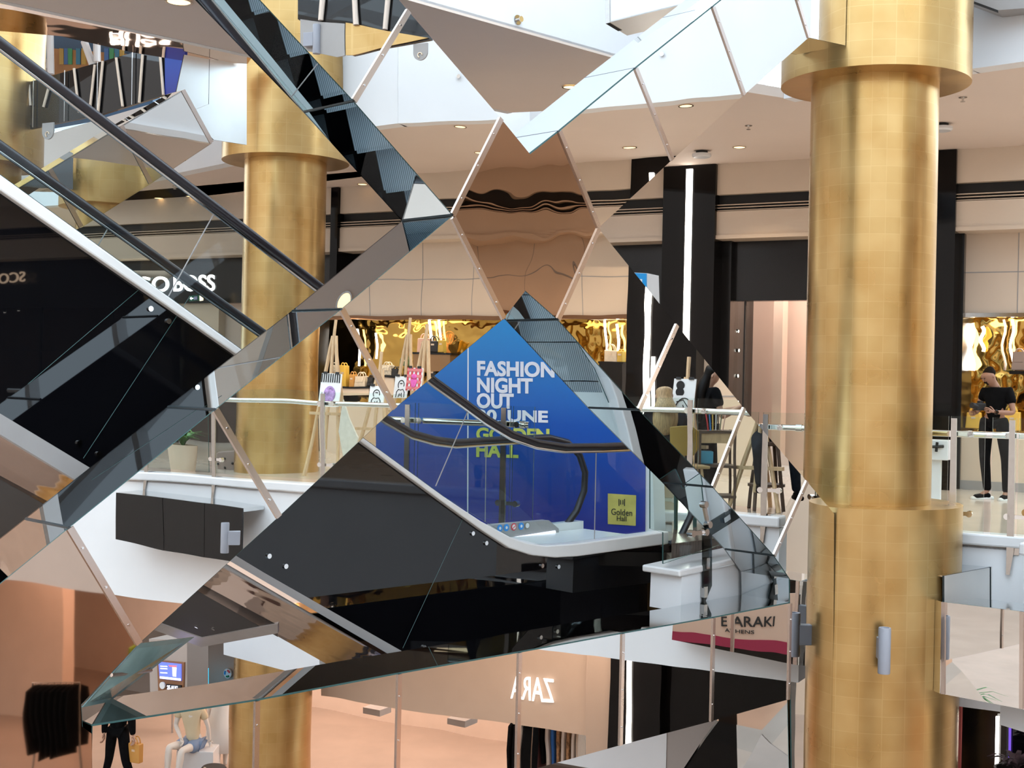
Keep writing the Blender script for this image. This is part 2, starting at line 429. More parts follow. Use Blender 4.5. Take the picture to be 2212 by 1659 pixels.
# black pillars of the gallery, the middle one carrying a light strip
PF = B0.shift(-.48)
for (xa, xb) in ((1424, 1537), (2009, 2056), (707, 722)):
    struct('wall_black_pillar', bulk(PF, xa, xb, 0, 4.99, .9), pillar_black)
struct('wall_shop_divider', bulk(B0.shift(-.1), 1537, 1574, 0, 3.86, 1.2), black_paint)
struct('wall_shop_divider', bulk(B0.shift(-.1), 2056, 2077, 0, 3.86, 1.2), black_paint)
ls = thing('light_strip', 'tall white light strip running down the black pillar behind the lattice', 'light', gp(PF, 1480, .3))
MB().prism([gp(PF.shift(-.04), 1473, .3), gp(PF.shift(-.04), 1486, .3), gp(PF.shift(-.04), 1486, 4.93), gp(PF.shift(-.04), 1473, 4.93)], AWB * .04).build('diffuser', lightstrip, ls)
MB().prism([gp(PF.shift(-.015), 1471, .28), gp(PF.shift(-.015), 1488, .28), gp(PF.shift(-.015), 1488, 4.95), gp(PF.shift(-.015), 1471, 4.95)], AWB * .014).build('channel', black_matt, ls)
# shop with the white lettering (left)
struct('wall_black_shopfront_left', MB().prism([gp(BR, -500, 3.84), gp(BR, 716, 3.84), gp(BR, 716, 2.90), gp(BR, -500, 2.90)], AWB * .25), black_paint)
struct('wall_shop_reveal_left', bulk(BR.shift(.1), 300, 470, 0, 2.9, .2), cream)
struct('wall_shop_reveal_right', bulk(BR.shift(.3), 470, 716, 0, 2.9, .2), blush)
# black shopfront behind the lattice
struct('wall_black_shopfront_middle', bulk(BR, 722, 1424, 2.4, 3.84, .25), black_paint)
struct('wall_black_shopfront_middle_base', bulk(BR.shift(.2), 1180, 1424, 0, 2.4, .2), black_paint)
# pink-lit shop
struct('wall_black_shopfront_right', MB().prism([gp(BR, 1537, 3.84), gp(BR, 2009, 3.84), gp(BR, 2009, 2.84), gp(BR, 1537, 2.84)], AWB * .25), black_paint)
struct('wall_pink_shop_back', bulk(B0.shift(2.2), 1560, 2040, 0, 3.8, .15), pink_wall)
struct('wall_pink_shop_pier', bulk(B0.shift(1.5), 1668, 1688, 0, 3.8, .3), pink_wall)
struct('window_1', bulk(B0.shift(.1), 1574, 2009, 0.05, 2.84, .03), glass)
struct('trim_window_frame', bulk(B0.shift(.06), 1571, 1577, 0, 2.84, .1), black_matt)
struct('trim_window_joint', bulk(B0.shift(.06), 1604, 1607, 0, 2.84, .06), black_matt)
area('pink_shop_light', gp(B0.shift(1.0), 1760, 3.7), gp(B0.shift(1.6), 1760, 0), 75, 3.5, 1.2, (1, .80, .70))
# gold-lined bag shop (right)
struct('wall_cream_panels_right', MB().prism([gp(BR, 2076, 3.84), gp(BR, 2330, 3.84), gp(BR, 2330, 2.62), gp(BR, 2076, 2.62)], AWB * .2), cream)
struct('trim_panel_joint', bulk(BR.shift(-.004), 2077, 2330, 3.22, 3.235, .02), grey_trim)
struct('trim_panel_joint', bulk(BR.shift(-.004), 2193, 2195, 2.62, 3.84, .02), grey_trim)
struct('trim_window_head', bulk(BR.shift(-.05), 2069, 2330, 2.56, 2.62, .15), steel)
struct('trim_window_jamb', bulk(BR.shift(-.05), 2069, 2076, 0, 2.56, .15), strip_metal)
struct('wall_gold_shop_back', bulk(B0.shift(.75), 2078, 2330, 0.2, 2.62, .1), gold_foil)
struct('wall_gold_shop_counter', bulk(B0.shift(-.02), 2056, 2330, 0.0, .80, .6), cream)
struct('trim_counter_plinth', bulk(B0.shift(-.05), 2056, 2330, 0.0, .13, .2), grey_trim)

# ---------------------------------------------------------------- the lattice of mirrors
lat = thing('mirrored_lattice', 'large criss-cross lattice of mirrored panels spanning the atrium in front of the escalator', 'lattice', PL.at(1140, 1405) + Vector((0, 0, -.9)))
LATD = AWP * 0.54
def panel(name, pts, mt): return MB().prism(V2(PL, pts), AWP * .012, 0, 1).build(name, [mt, edge_green], lat)
ULp = [[(488, -80), (794, -80), (882, 24), (764, 218)], [(764, 218), (882, 24), (1082, 256), (978, 464)]]
HEX = [(978, 464), (1082, 256), (1145, 333), (1208, 284), (1293, 492), (1205, 690), (1135, 628), (1088, 688)]
URp = [[(1208, 284), (1373, 148), (1452, 345), (1293, 492)], [(1373, 148), (1540, 15), (1607, 205), (1452, 345)], [(1540, 15), (1659, -80), (1697, -80), (1747, 81), (1607, 205)], [(1697, -80), (1830, -80), (1826, 98), (1747, 81)]]
LLp = [[(978, 466), (1088, 688), (852, 882), (738, 668)], [(738, 668), (852, 882), (602, 1116), (465, 885)], [(465, 885), (602, 1116), (300, 1390), (150, 1140)]]
LND = [(150, 1140), (300, 1390), (175, 1522), (178, 1570), (198, 1585), (203, 1850), (-150, 1850), (-150, 1384)]
RLp = [[(1205, 690), (1293, 494), (1462, 702), (1380, 885)], [(1380, 885), (1462, 702), (1607, 882), (1540, 1052)], [(1540, 1052), (1607, 882), (1743, 1040), (1672, 1200)], [(1672, 1200), (1743, 1040), (1802, 1110), (1798, 1850), (1712, 1850), (1706, 1250)]]
rt = lambda x: 1456 - (x - 862) * .1812 - (0.0 if x > 555 else 0)
def rtop(x):
    pts = [(178, 1572), (555, 1514), (862, 1456), (1122, 1410), (1345, 1369), (1541, 1335), (1707, 1303)]
    for (a, b), (c, d) in zip(pts, pts[1:]):
        if a <= x <= c: return b + (d - b) * (x - a) / (c - a)
def rbot(x):
    p = PL.at(x, rtop(x)); q = p - Vector((0, 0, .885)); return q
seam_x = [200, 555, 862, 1122, 1345, 1541, 1707]
RAIL = []
for a, b in zip(seam_x, seam_x[1:]):
    RAIL.append((PL.at(a, rtop(a)), PL.at(b, rtop(b)), rbot(b), rbot(a)))
for p in ULp + URp + LLp + RLp: panel('mirror_panel', p, mirror)
panel('bronze_panel', HEX, bronze); panel('bronze_panel', LND, bronze_soft)
for q in RAIL: MB().prism(list(q), AWP * .012, 0, 1).build('mirror_panel', [mirror, edge_green], lat)
# returns (sides) of the members
def side(a, b, name='side_panel', gap=True, mt=None):
    a, b = Vector(a), Vector(b); t = (b - a).normalized(); nn = t.cross(AWP).normalized()
    return MB().prism([a + AWP * .012, b + AWP * .012, b + LATD, a + LATD], nn * .008, 0, 1).build(name, [mt or side_mirror, edge_green], lat)
def px(*pts): return V2(PL, pts)
edges2 = [((488, -80), (764, 218)), ((764, 218), (978, 464)), ((794, -80), (882, 24)), ((882, 24), (1082, 256)), ((1082, 256), (1145, 333)), ((1145, 333), (1208, 284)),
          ((1208, 284), (1373, 148)), ((1373, 148), (1540, 15)), ((1540, 15), (1659, -80)), ((1293, 492), (1452, 345)), ((1452, 345), (1607, 205)), ((1607, 205), (1747, 81)), ((1747, 81), (1826, 98)),
          ((978, 466), (738, 668)), ((738, 668), (465, 885)), ((465, 885), (150, 1140)), ((150, 1140), (-150, 1384)), ((1088, 688), (852, 882)), ((852, 882), (602, 1116)), ((602, 1116), (300, 1390)), ((300, 1390), (175, 1522)),
          ((1088, 688), (1135, 628)), ((1135, 628), (1205, 690)), ((1205, 690), (1380, 885)), ((1380, 885), (1540, 1052)), ((1540, 1052), (1672, 1200)), ((1672, 1200), (1706, 1250)),
          ((1293, 494), (1462, 702)), ((1462, 702), (1607, 882)), ((1607, 882), (1743, 1040)), ((1743, 1040), (1802, 1110))]
for a, b in edges2: side(*px(a, b))
for q in RAIL: side(q[0], q[1]); side(q[3], q[2])
side(PL.at(175, 1522), PL.at(178, 1572)); side(PL.at(1706, 1250), PL.at(1707, 1303)); side(RAIL[-1][2], PL.at(1710, 1850))
# backs close the members
bk = MB()
for p in ULp + URp + LLp + RLp + [HEX, LND]: bk.prism([v + LATD for v in V2(PL, p)], AWP * .015)
for q in RAIL: bk.prism([v + LATD for v in q], AWP * .015)
bk.build('back_panel', dark_mirror, lat)
# cover strips over the joints with screws
def strip(a, b, w=.040, k=3):
    a, b = Vector(a), Vector(b); t = (b - a).normalized(); nn = t.cross(AWP).normalized() * (w / 2)
    o = MB().prism([a - nn - AWP * .012, b - nn - AWP * .012, b + nn - AWP * .012, a + nn - AWP * .012], AWP * .012).build('joint_strip', strip_metal, lat)
    for i in range(k):
        c = a + (b - a) * ((i + .5) / k) - AWP * .012
        MB().tube([c, c - AWP * .006], .007, 8).build('screw', chrome, o)
seams = [((764, 218), (882, 24)), ((978, 464), (1082, 256)), ((1208, 284), (1293, 492)), ((1373, 148), (1452, 345)), ((1540, 15), (1607, 205)), ((1697, -80), (1747, 81)), ((978, 470), (1088, 688)), ((738, 668), (852, 882)), ((465, 885), (602, 1116)),
         ((150, 1140), (300, 1390)), ((1205, 690), (1293, 494)), ((1380, 885), (1462, 702)), ((1540, 1052), (1607, 882)), ((1672, 1200), (1743, 1040))]
for a, b in seams: strip(*px(a, b))
for x in seam_x[1:]: strip(PL.at(x, rtop(x)), rbot(x), .034)
# narrow joint covers across the sides
for (x, y) in ((764, 218), (978, 464), (1208, 284), (1373, 148), (1540, 15), (738, 668), (465, 885), (150, 1140), (1205, 690), (1380, 885), (1540, 1052), (1672, 1200)):
    a = PL.at(x, y); MB().tube([a, a + LATD], .010, 6).build('joint_strip', edge_dark, lat)
for x in seam_x[1:-1]:
    a = PL.at(x, rtop(x)); MB().tube([a - Vector((0, 0, .006)), a + LATD - Vector((0, 0, .006))], .009, 6).build('joint_strip', edge_dark, lat)
# lower limb hanging off the right end of the rail
lo = [[(1612, 1545), (1708, 1520), (1708, 1592), (1612, 1572)], [(1612, 1572), (1708, 1592), (1684, 1641), (1583, 1612)], [(1583, 1612), (1684, 1641), (1560, 1850), (1430, 1850)]]
for k, p in enumerate(lo):
    MB().prism([v + AWP * .30 for v in V2(PL, p)], AWP * .02).build('lower_panel', [copper, side_mirror, mirror][k], lat)

# second, smaller lattice beyond the escalator at the upper left
P2 = vplane(400, 17.0, DP)
lat2 = thing('mirrored_lattice', 'smaller mirrored lattice limb seen through the escalator glass at the upper left', 'lattice', P2.at(300, 480))
L2 = [[(395, 195), (457, 308), (325, 395), (262, 272)], [(262, 272), (325, 395), (175, 490), (108, 366)], [(108, 366), (175, 490), (-60, 640), (-120, 500)]]
for p in L2: MB().prism(V2(P2, p), AWP * .03, 0, 1).build('mirror_panel', [mirror, edge_green], lat2)
for a, b in (((395, 195), (262, 272)), ((262, 272), (108, 366)), ((108, 366), (-120, 500)), ((395, 195), (457, 308)), ((457, 308), (325, 395)), ((325, 395), (175, 490))):
    a, b = P2.at(*a), P2.at(*b); nn = (b - a).cross(AWP).normalized()
    MB().prism([a, b, b + AWP * .42, a + AWP * .42], nn * .012).build('side_panel', side_mirror, lat2)
for a, b in (((395, 195), (457, 308)), ((262, 272), (325, 395)), ((108, 366), (175, 490))):
    a, b = P2.at(*a), P2.at(*b); nn = (b - a).cross(AWP).normalized() * .03
    MB().prism([a - nn - AWP * .01, b - nn - AWP * .01, b + nn - AWP * .01, a + nn - AWP * .01], AWP * .01).build('joint_strip', strip_metal, lat2)
# ================================================================ gold columns
def gold_column(x, dist, r, R, label, zlo=ZF, zhi=7.5, base=None, cap=4.56, dz=0.0):
    p = EYE + ray(x, hor(x)) * dist; p.z = zlo
    t = thing('gold_column', label, 'column', p)
    b = wpt(p); b = p
    MB().lathe(p, [(r, 0), (r, zhi - zlo)], 72).build('shaft', gold, t, smooth=True)
    if cap:
        MB().lathe(p, [(r, cap + dz - zlo), (R, cap + dz - zlo), (R, zhi - zlo), (r, zhi - zlo)], 72, closed=False).build('capital_collar', gold, t, smooth=True)
    if base is not None:
        MB().lathe(p, [(R, 0), (R, base + dz - zlo), (r, base + dz - zlo)], 72, closed=False).build('base_collar', gold, t, smooth=True)
    return t, p
colR, pR = gold_column(1876, 13.45, .632, .939, 'large gold leaf column at the right with wide collars above and below', base=.33)
colL, pL = gold_column(608, 20.0, .617, .955, 'gold leaf column behind the escalator, left of centre', cap=4.70)
colF, pF = gold_column(-52, 21.0, .62, .955, 'gold leaf column at the far left edge behind the escalator handrail', cap=4.7)
def wall_lamp(p, out, label, s=1.0, group=None):
    t = thing('wall_lamp', label, 'lamp', p, group)
    c = Vector(p) + Vector(out) * .17 * s
    h = .215 * s
    MB().lathe(c + Vector((0, 0, -h)), [(.055 * s, 0), (.058 * s, .01), (.058 * s, 2 * h - .01), (.055 * s, 2 * h), (.04 * s, 2 * h), (.04 * s, 2 * h - .02)], 28).build('lamp_tube', grey_lamp, t, smooth=True)
    side_ = Vector((-out[1], out[0], 0)) * .045 * s
    MB().box(Vector(p) - side_ - Vector((0, 0, .10 * s)) - Vector(out) * .03, side_ * 2, Vector(out) * .16 * s, (0, 0, .20 * s)).build('bracket', grey_lamp, t, bevel=.006)
    return t
# lamp on the front of the right column
lx = EYE + ray(1910, 1405) * 12.36
ax = Vector((lx.x - pR.x, lx.y - pR.y, 0)).normalized()
wall_lamp(Vector((pR.x, pR.y, lx.z)) + ax * .93, ax, 'grey cylindrical wall lamp on the base of the large right gold column')

# ================================================================ escalator
esc = thing('escalator', 'black glass sided escalator climbing from the landing towards the upper left', 'escalator', Q.at(1300, 1420))
SK_T = [(-300, 165), (0, 376), (519, 752), (787, 947), (960, 1073), (1040, 1126), (1103, 1160), (1140, 1173), (1180, 1179), (1250, 1174), (1445, 1148)]
SK_B = [(-300, 188), (0, 411), (506, 762), (780, 954), (960, 1087), (1040, 1145), (1100, 1184), (1150, 1200), (1200, 1205), (1250, 1202), (1445, 1175)]
LOW = [(876, 1411), (572, 1238), (197, 1012), (0, 893), (-300, 712)]
GT = [(835, 1420), (509, 1239), (160, 1035), (0, 938), (-300, 757)]
Qn = Q
black = V2(Qn, SK_B) + V2(Qn, [(1445, 1450), (940, 1450)]) + V2(Qn, LOW)
MB().prism(black, AWP * .04).build('side_panel', black_glass, esc)
MB().prism(V2(Q.shift(-.05), SK_T) + V2(Q.shift(-.05), SK_B[::-1]), AWP * .16).build('skirt', skirt_white, esc, bevel=.012)
MB().prism(V2(Q.shift(-.012), LOW) + V2(Q.shift(-.012), GT[::-1]), AWP * .06).build('lower_trim', grey_trim, esc)
# underside: copper mirror between the near edge and a second black truss
ga, gb = Q.at(900, 1460), Q.at(-300, 757)
SOF = Plane(ga, (gb - ga).cross(AWP).normalized()); sn_ = SOF.n if SOF.n.z > 0 else -SOF.n
MB().prism(V2(SOF, [(900, 1458), (-300, 757), (-300, 865), (424, 1275), (712, 1438), (770, 1470)]), sn_ * .03).build('soffit', copper, esc)
MB().prism(V2(SOF, [(-300, 866), (424, 1276), (600, 1376), (600, 1350), (435, 1378), (340, 1345), (-300, 1010)]), sn_ * .03).build('soffit_black_panel', black_matt, esc)
SO2 = Plane(SOF.p - sn_ * .012, SOF.n)
MB().prism(V2(SO2, [(-300, 1010), (340, 1345), (435, 1378), (600, 1348), (600, 1368), (435, 1398), (336, 1362), (-300, 1032)]), sn_ * .02).build('lower_trim', grey_trim, esc)
# studs of the cladding
for (x, y) in ((324, 667), (363, 694), (170, 957), (212, 981), (580, 1201), (616, 1223), (1020, 1152), (1049, 1173), (915, 1398), (1427, 1177), (1196, 1357), (1230, 1352), (1170, 1222), (1205, 1224)):
    p = Q.at(x, y); MB().tube([p, p - AWP * .015], .019, 14).build('stud', chrome, esc)
for (x, y) in ((425, 1353), (461, 1357)):
    p = SOF.at(x, y); MB().tube([p, p - sn_ * .015], .019, 14).build('stud', chrome, esc)
# seams of the black glass
for a, b in (((410, 640), (180, 990)), ((1000, 1120), (870, 1400)), ((330, 600), (60, 830))):
    MB().tube([Q.at(*a) - AWP * .001, Q.at(*b) - AWP * .001], .0022, 6).build('panel_joint', edge_green, esc)
# handrails and glass
H1 = [(-300, -138), (0, 92), (690, 620), (860, 762), (940, 825), (1000, 868), (1050, 905), (1105, 938), (1160, 957), (1220, 966), (1300, 965), (1420, 960), (1465, 975), (1494, 1020), (1500, 1070), (1492, 1115), (1473, 1154), (1447, 1180)]
H2 = [(-300, 98), (0, 314), (565, 717), (700, 810), (790, 875), (835, 905), (890, 936), (940, 950), (985, 956), (1080, 950), (1185, 945), (1225, 955), (1252, 983), (1264, 1020), (1262, 1060), (1245, 1105), (1212, 1150)]
QH1, QH2 = Q.shift(.06), Q.shift(1.20)
MB().tube(V2(QH1, H1), .036, 12).build('handrail', rubber, esc, smooth=True)
MB().tube(V2(QH2, H2), .036, 12).build('handrail', rubber, esc, smooth=True)
MB().tube([p - Vector((0, 0, .045)) for p in V2(QH1, H1[:13])], .014, 8).build('handrail_track', steel, esc, smooth=True)
MB().tube([p - Vector((0, 0, .045)) for p in V2(QH2, H2[:11])], .014, 8).build('handrail_track', steel, esc, smooth=True)
g1 = V2(QH1, H1) + V2(QH1, [(1440, 1150), (1250, 1174), (1180, 1179), (1103, 1160), (960, 1073), (787, 947), (519, 752), (0, 376), (-300, 165)])
MB().prism(g1, AWP * .012, 0, 1).build('balustrade_glass', [esc_glass, edge_green], esc)
SK2 = [(p + AWP * 1.15) for p in V2(Q, SK_T)]
g2 = V2(QH2, H2) + list(reversed(SK2[:-1]))
MB().prism(g2, AWP * .012, 0, 1).build('balustrade_glass', [esc_glass, edge_green], esc)
for pl, a, b in ((QH1, (463, 460), (364, 640)), (QH1, (1012, 885), (941, 1050)), (QH1, (1288, 968), (1284, 1167)), (QH2, (238, 485), (212, 530)), (QH2, (1050, 955), (1048, 1128))):
    MB().tube([pl.at(*a), pl.at(*b)], .005, 6).build('glass_joint', grey_trim, esc)
# far skirt, steps, newel base with its lit strip and pictograms
MB().prism(SK2 + [p + AWP * 1.15 for p in reversed(V2(Q, SK_B))], AWP * .12).build('skirt', skirt_white, esc)
far_side = [p + AWP * 1.29 for p in V2(Q, SK_B)] + [p + AWP * 1.29 for p in V2(Q, [(1445, 1450), (940, 1450)] + LOW)]
MB().prism(far_side, AWP * .03).build('side_panel', black_glass, esc)
up = (-DP * math.cos(math.radians(30)) + Vector((0, 0, .5))).normalized()
s0 = Q.at(1130, 1188); s0.z -= .06
for k in range(28):
    lev = max(0, k - 3)
    o = s0 + DP * (.9) - DP * .40 * k + Vector((0, 0, .231 * lev)) + AWP * .13
    mb = MB(); mb.box(o, -DP * .41, AWP * 1.0, (0, 0, -.05))
    if lev: mb.box(o + Vector((0, 0, -.02)), DP * .03, AWP * 1.0, (0, 0, -.23))
    mb.build('step', ribs, esc)
QN = Q.shift(1.06)
nb = MB().prism(V2(QN, [(1040, 1146), (1068, 1134), (1186, 1124), (1207, 1142), (1208, 1176), (1100, 1182)]), AWP * .10).build('newel_base', grey_trim, esc)
MB().prism(V2(QN.shift(-.012), [(1092, 1163), (1200, 1146), (1202, 1157), (1096, 1176)]), AWP * .01).build('lit_strip', M('violet_light', (1, 1, 1), .5, emit=(.80, .78, 1.0), estr=.8), nb)
sk_blue = M('sticker_blue', (.02, .28, .75), .4); sk_red = M('sticker_red', (.7, .03, .05), .4); sk_white = M('sticker_white', (.85, .85, .85), .4); sk_grey = M('sticker_grey', (.25, .24, .2), .4)
def disc(pl, x, y, rpx, mt, name, par, off):
    c = pl.at(x, y); r = rpx / F * (c - EYE).y
    return MB().tube([c - AWP * off, c - AWP * (off + .003)], r, 20).build(name, mt, par)
for x, mt in ((1079, sk_blue), (1093, sk_blue), (1109, sk_red), (1125, sk_blue), (1138, sk_grey)):
    y = 1141 - (x - 1079) * .10
    d = disc(QN, x, y, 8, mt, 'pictogram', nb, .004)
    disc(QN, x, y, 5.5 if mt is not sk_blue else 3.2, sk_white, 'symbol', nb, .008)
    if mt is sk_red: MB().tube([QN.at(x - 4, y + 4) - AWP * .013, QN.at(x + 4, y - 4) - AWP * .013], .004, 6).build('symbol', sk_red, nb)
lp0, lp1 = Q.at(1165, 1188), Q.at(1445, 1150); lp0.z = lp1.z = -.07
MB().prism([lp0 + AWP * .11, lp1 + AWP * .11, lp1 + AWP * 1.14, lp0 + AWP * 1.14], (0, 0, -.04)).build('landing_plate', skirt_white, esc)
# black end of the pit at the landing
pe = MB(); a = Q.at(1445, 1178); pe.box(a, (0, 0, -1.3), AWP * 1.3, DP * .30); pe.build('pit_end', black_glass, esc)

# ================================================================ landing, parapet
PP = vplane(1475, 11.9, DP)
Qe = Q.shift(.02)
land = [gp(Qe, 1120, -.20), gp(Qe, 1447, -.20), gp(PP.shift(.36), 1468, -.20), gp(PP.shift(.36), 1720, -.20), gp(E0, 1720, -.20), gp(E0, 1000, -.20)]
struct('floor_landing', MB().prism(land, (0, 0, -.14)), floor_m)
struct('floor_landing_planks', MB().prism([gp(PP.shift(.42), 1458, -.03), gp(PP.shift(.42), 1720, -.03), gp(PP.shift(1.7), 1720, -.03), gp(PP.shift(1.7), 1458, -.03)], (0, 0, -.16)), wood_floor)
struct('wall_landing_parapet', MB().prism(V2(PP, [(1473, 1240), (1700, 1192), (1700, 1286), (1470, 1322)]), AWP * .36), white)
struct('trim_marble_coping', MB().prism(V2(PP.shift(-.03), [(1468, 1232), (1700, 1180), (1700, 1196), (1468, 1247)]), AWP * .44), marble, bevel=.015)

# ================================================================ blue hoarding
HD = vplane(1300, 14.6, DB)
hl = thing('blue_hoarding', 'large bright blue advertising hoarding behind the escalator landing', 'hoarding', HD.at(1100, 1150))
hb = nodes = None
mt = M('hoarding_blue', (0.0, 0.20, 0.60), .32); nt, N, L, b = nodes_of(mt)
# printed fade of the poster: cyan-blue at the top to indigo at the bottom
tc = N.new('ShaderNodeTexCoord'); sp = N.new('ShaderNodeSeparateXYZ'); L.new(tc.outputs['Object'], sp.inputs[0])
mr = N.new('ShaderNodeMapRange'); mr.inputs['From Min'].default_value = .1; mr.inputs['From Max'].default_value = 2.7; L.new(sp.outputs['Z'], mr.inputs['Value'])
cr_ = N.new('ShaderNodeValToRGB'); L.new(mr.outputs[0], cr_.inputs['Fac'])
cr_.color_ramp.elements[0].color = (.022, .03, .27, 1); cr_.color_ramp.elements[1].color = (.0, .30, .70, 1)
e = cr_.color_ramp.elements.new(.45); e.color = (.003, .085, .42, 1)
L.new(cr_.outputs['Color'], b.inputs['Base Color'])
blue = mt
xl = 812
MB().prism([HD.at(xl, 1150), HD.at(1393, 1153), HD.at(1396, 591), HD.at(xl, 560)], AWB * .015).build('printed_front', blue, hl)
MB().prism([HD.at(xl, 1150) + AWB * .02, HD.at(1412, 1155) + AWB * .02, HD.at(1397, 590) + AWB * .02, HD.at(xl, 559) + AWB * .02], AWB * .33).build('hoarding_body', white_lacquer, hl)
MB().prism([HD.at(1009, 1148) - AWB * .002, HD.at(1011.5, 1148) - AWB * .002, HD.at(1013, 570) - AWB * .002, HD.at(1010.5, 570) - AWB * .002], AWB * .002).build('panel_joint', sk_white, hl)
lw = M('poster_white', (.80, .80, .86), .5); ly = M('poster_gold', (.60, .62, .12), .5, vary=.12, vscale=9)
HT = HD.shift(-.004)
def line(s, x0, y0, x1, y1, mt, tilt=0.0):
    lettering('lettering', s, HT.at(x0, y0), HT.at(x1, y0 + tilt), HT.at(x0, y1), mt, hl, bold=.038, depth=.004, out=-AWB)
line('FASHION', 1031, 779, 1198, 812, lw, 3)
line('NIGHT', 1031, 815, 1151, 848, lw, 2)
line('OUT', 1030, 849, 1110, 882, lw, 1)
line('20 JUNE', 1030, 884, 1184, 917, lw, 3)
line('GOLDEN', 1029, 923, 1187, 952, ly, 3)
line('HALL', 1029, 956, 1120, 987, ly, 2)
MB().prism(V2(HT, [(1378, 603), (1387, 603), (1387, 640), (1378, 640)]), AWB * .003).build('printed_block', sk_white, hl)
pq = MB().prism(V2(HT, [(1313, 1066), (1374, 1070), (1373, 1136), (1313, 1132)]), AWB * .004).build('plaque', M('plaque_gold', (.70, .60, .16), .35, metal=.3, vary=.15, vscale=6), hl)
pk = M('plaque_ink', (.02, .02, .02), .5)
HP = HT.shift(-.004)
for (x, ya, yb) in ((1337, 1078, 1093), (1340.5, 1080, 1090), (1345.5, 1080, 1090), (1349, 1078, 1093)):
    MB().prism(V2(HP, [(x - .9, ya), (x + .9, ya), (x + .9, yb), (x - .9, yb)]), AWB * .002).build('emblem_bar', pk, pq)
lettering('lettering', 'Golden', HP.at(1320.5, 1098), HP.at(1365.5, 1101), HP.at(1320.5, 1112), pk, pq, bold=.0, depth=.002, out=-AWB)
lettering('lettering', 'Hall', HP.at(1332.5, 1114), HP.at(1353.5, 1115.5), HP.at(1332.5, 1125), pk, pq, bold=.0, depth=.002, out=-AWB)

# ================================================================ glass balustrades
def clamp(c, par, d=None, n=2):
    d = DB if d is None else d
    k = Vector((-d.y, d.x, 0))
    mb = MB().box(c - d * .10 - Vector((0, 0, .02)) - k * .012, d * .2, k * .024, (0, 0, .04))
    for q in (-1, 1): mb.tube([c + d * .1 * q - k * .03, c + d * .1 * q + k * .03], .032, 14)
    return mb.build('clamp', chrome, par)
def balustrade(label, pl, panes, posts, zb=-.28, zt=1.22, zr=1.03, dz=0.0, rail=None, caps=(), group=None):
    t = thing('glass_balustrade', label, 'balustrade', gp(pl, panes[0][0], zb + dz), group)
    for a, b in panes:
        MB().prism([gp(pl, a, zb + .3 + dz), gp(pl, b, zb + .3 + dz), gp(pl, b, zt + dz), gp(pl, a, zt + dz)], AWB * .014, 0, 1).build('glass_pane', [glass, edge_green], t)
    a, b = rail
    rp = pl.shift(.075)
    MB().tube([gp(rp, a, zr + dz), gp(rp, b, zr + dz)], .034, 16).build('handrail', chrome, t, smooth=True)
    for x in posts:
        pp = pl.shift(-.03)
        c = gp(pp, x, 0)
        mb = MB().prism([c + Vector((0, 0, zt - .02 + dz)) - DB * .028, c + Vector((0, 0, zt - .02 + dz)) + DB * .028, c + Vector((0, 0, -.12 + dz)) + DB * .04, c + Vector((0, 0, zb - .08 + dz)) + DB * .005, c + Vector((0, 0, zb - .08 + dz)) - DB * .03], AWB * .02)
        o = mb.build('post', steel, t)
        clamp(gp(pl.shift(.03), x, zr + dz) + DB * .07, o); clamp(gp(pl.shift(.0), x, .22 + dz) + DB * .07, o)
        MB().box(gp(pl, x, -.16 + dz), DB * .09, AWB * .14, (0, 0, .12)).build('bracket', steel, o)
    for x in caps:
        c = gp(rp, x, zr + dz); MB().tube([c - DB * .03, c + DB * .035], .042, 18).build('end_cap', chrome, t)
    return t
EB = vplane(1140, 13.45, DB)
balustrade('glass balustrade with steel handrail ending in front of the blue hoarding', EB, [(640, 898), (905, 1105), (1110, 1156)], [881, 1089], rail=(640, 1146), caps=(1132,), zb=-.25)
E2 = E0.shift(-.02)
balustrade('glass balustrade with steel handrail right of the large gold column', E2, [(1975, 2051), (2056, 2130), (2146, 2198), (2203, 2325)], [2062, 2188, 2300], rail=(1940, 2328), zt=1.21)
balustrade('glass balustrade with steel handrail left of the large gold column', E2, [(1330, 1640), (1650, 1800)], [1655], rail=(1420, 1760), caps=(1728,), zt=1.19)
# glass around the landing
lg = thing('landing_glass', 'glass screen with steel clamps standing on the landing parapet', 'balustrade', PP.at(1530, 1320))
LGp = PP.shift(.16)
MB().prism(V2(LGp, [(1405, 1010), (1540, 1000), (1540, 1160), (1560, 1176), (1433, 1218), (1433, 1150), (1405, 1142)]), AWP * .014, 0, 1).build('glass_pane', [glass, edge_green], lg)
for x in (1459, 1500): MB().prism(V2(LGp.shift(1.0), [(x, 1040), (x + 5, 1040), (x + 5, 1188), (x, 1190)]), AWP * .02).build('glass_fin', edge_green, lg)
MB().prism(V2(PP.shift(-.04), [(1520, 1140), (1538, 1150), (1538, 1265), (1523, 1302), (1520, 1300)]), AWP * .02).build('post', dark_glass, lg)
for (x, y) in ((1508, 1151), ): clamp(PP.shift(-.05).at(x, y), lg, DP)
for (x, y) in ((1517, 1228), (1512, 1290)): MB().box(PP.at(x, y) - AWP * .05, DP * .05, AWP * .05, (0, 0, .10)).build('bracket', steel, lg)
clamp(E0.at(1440, 1079), lg)
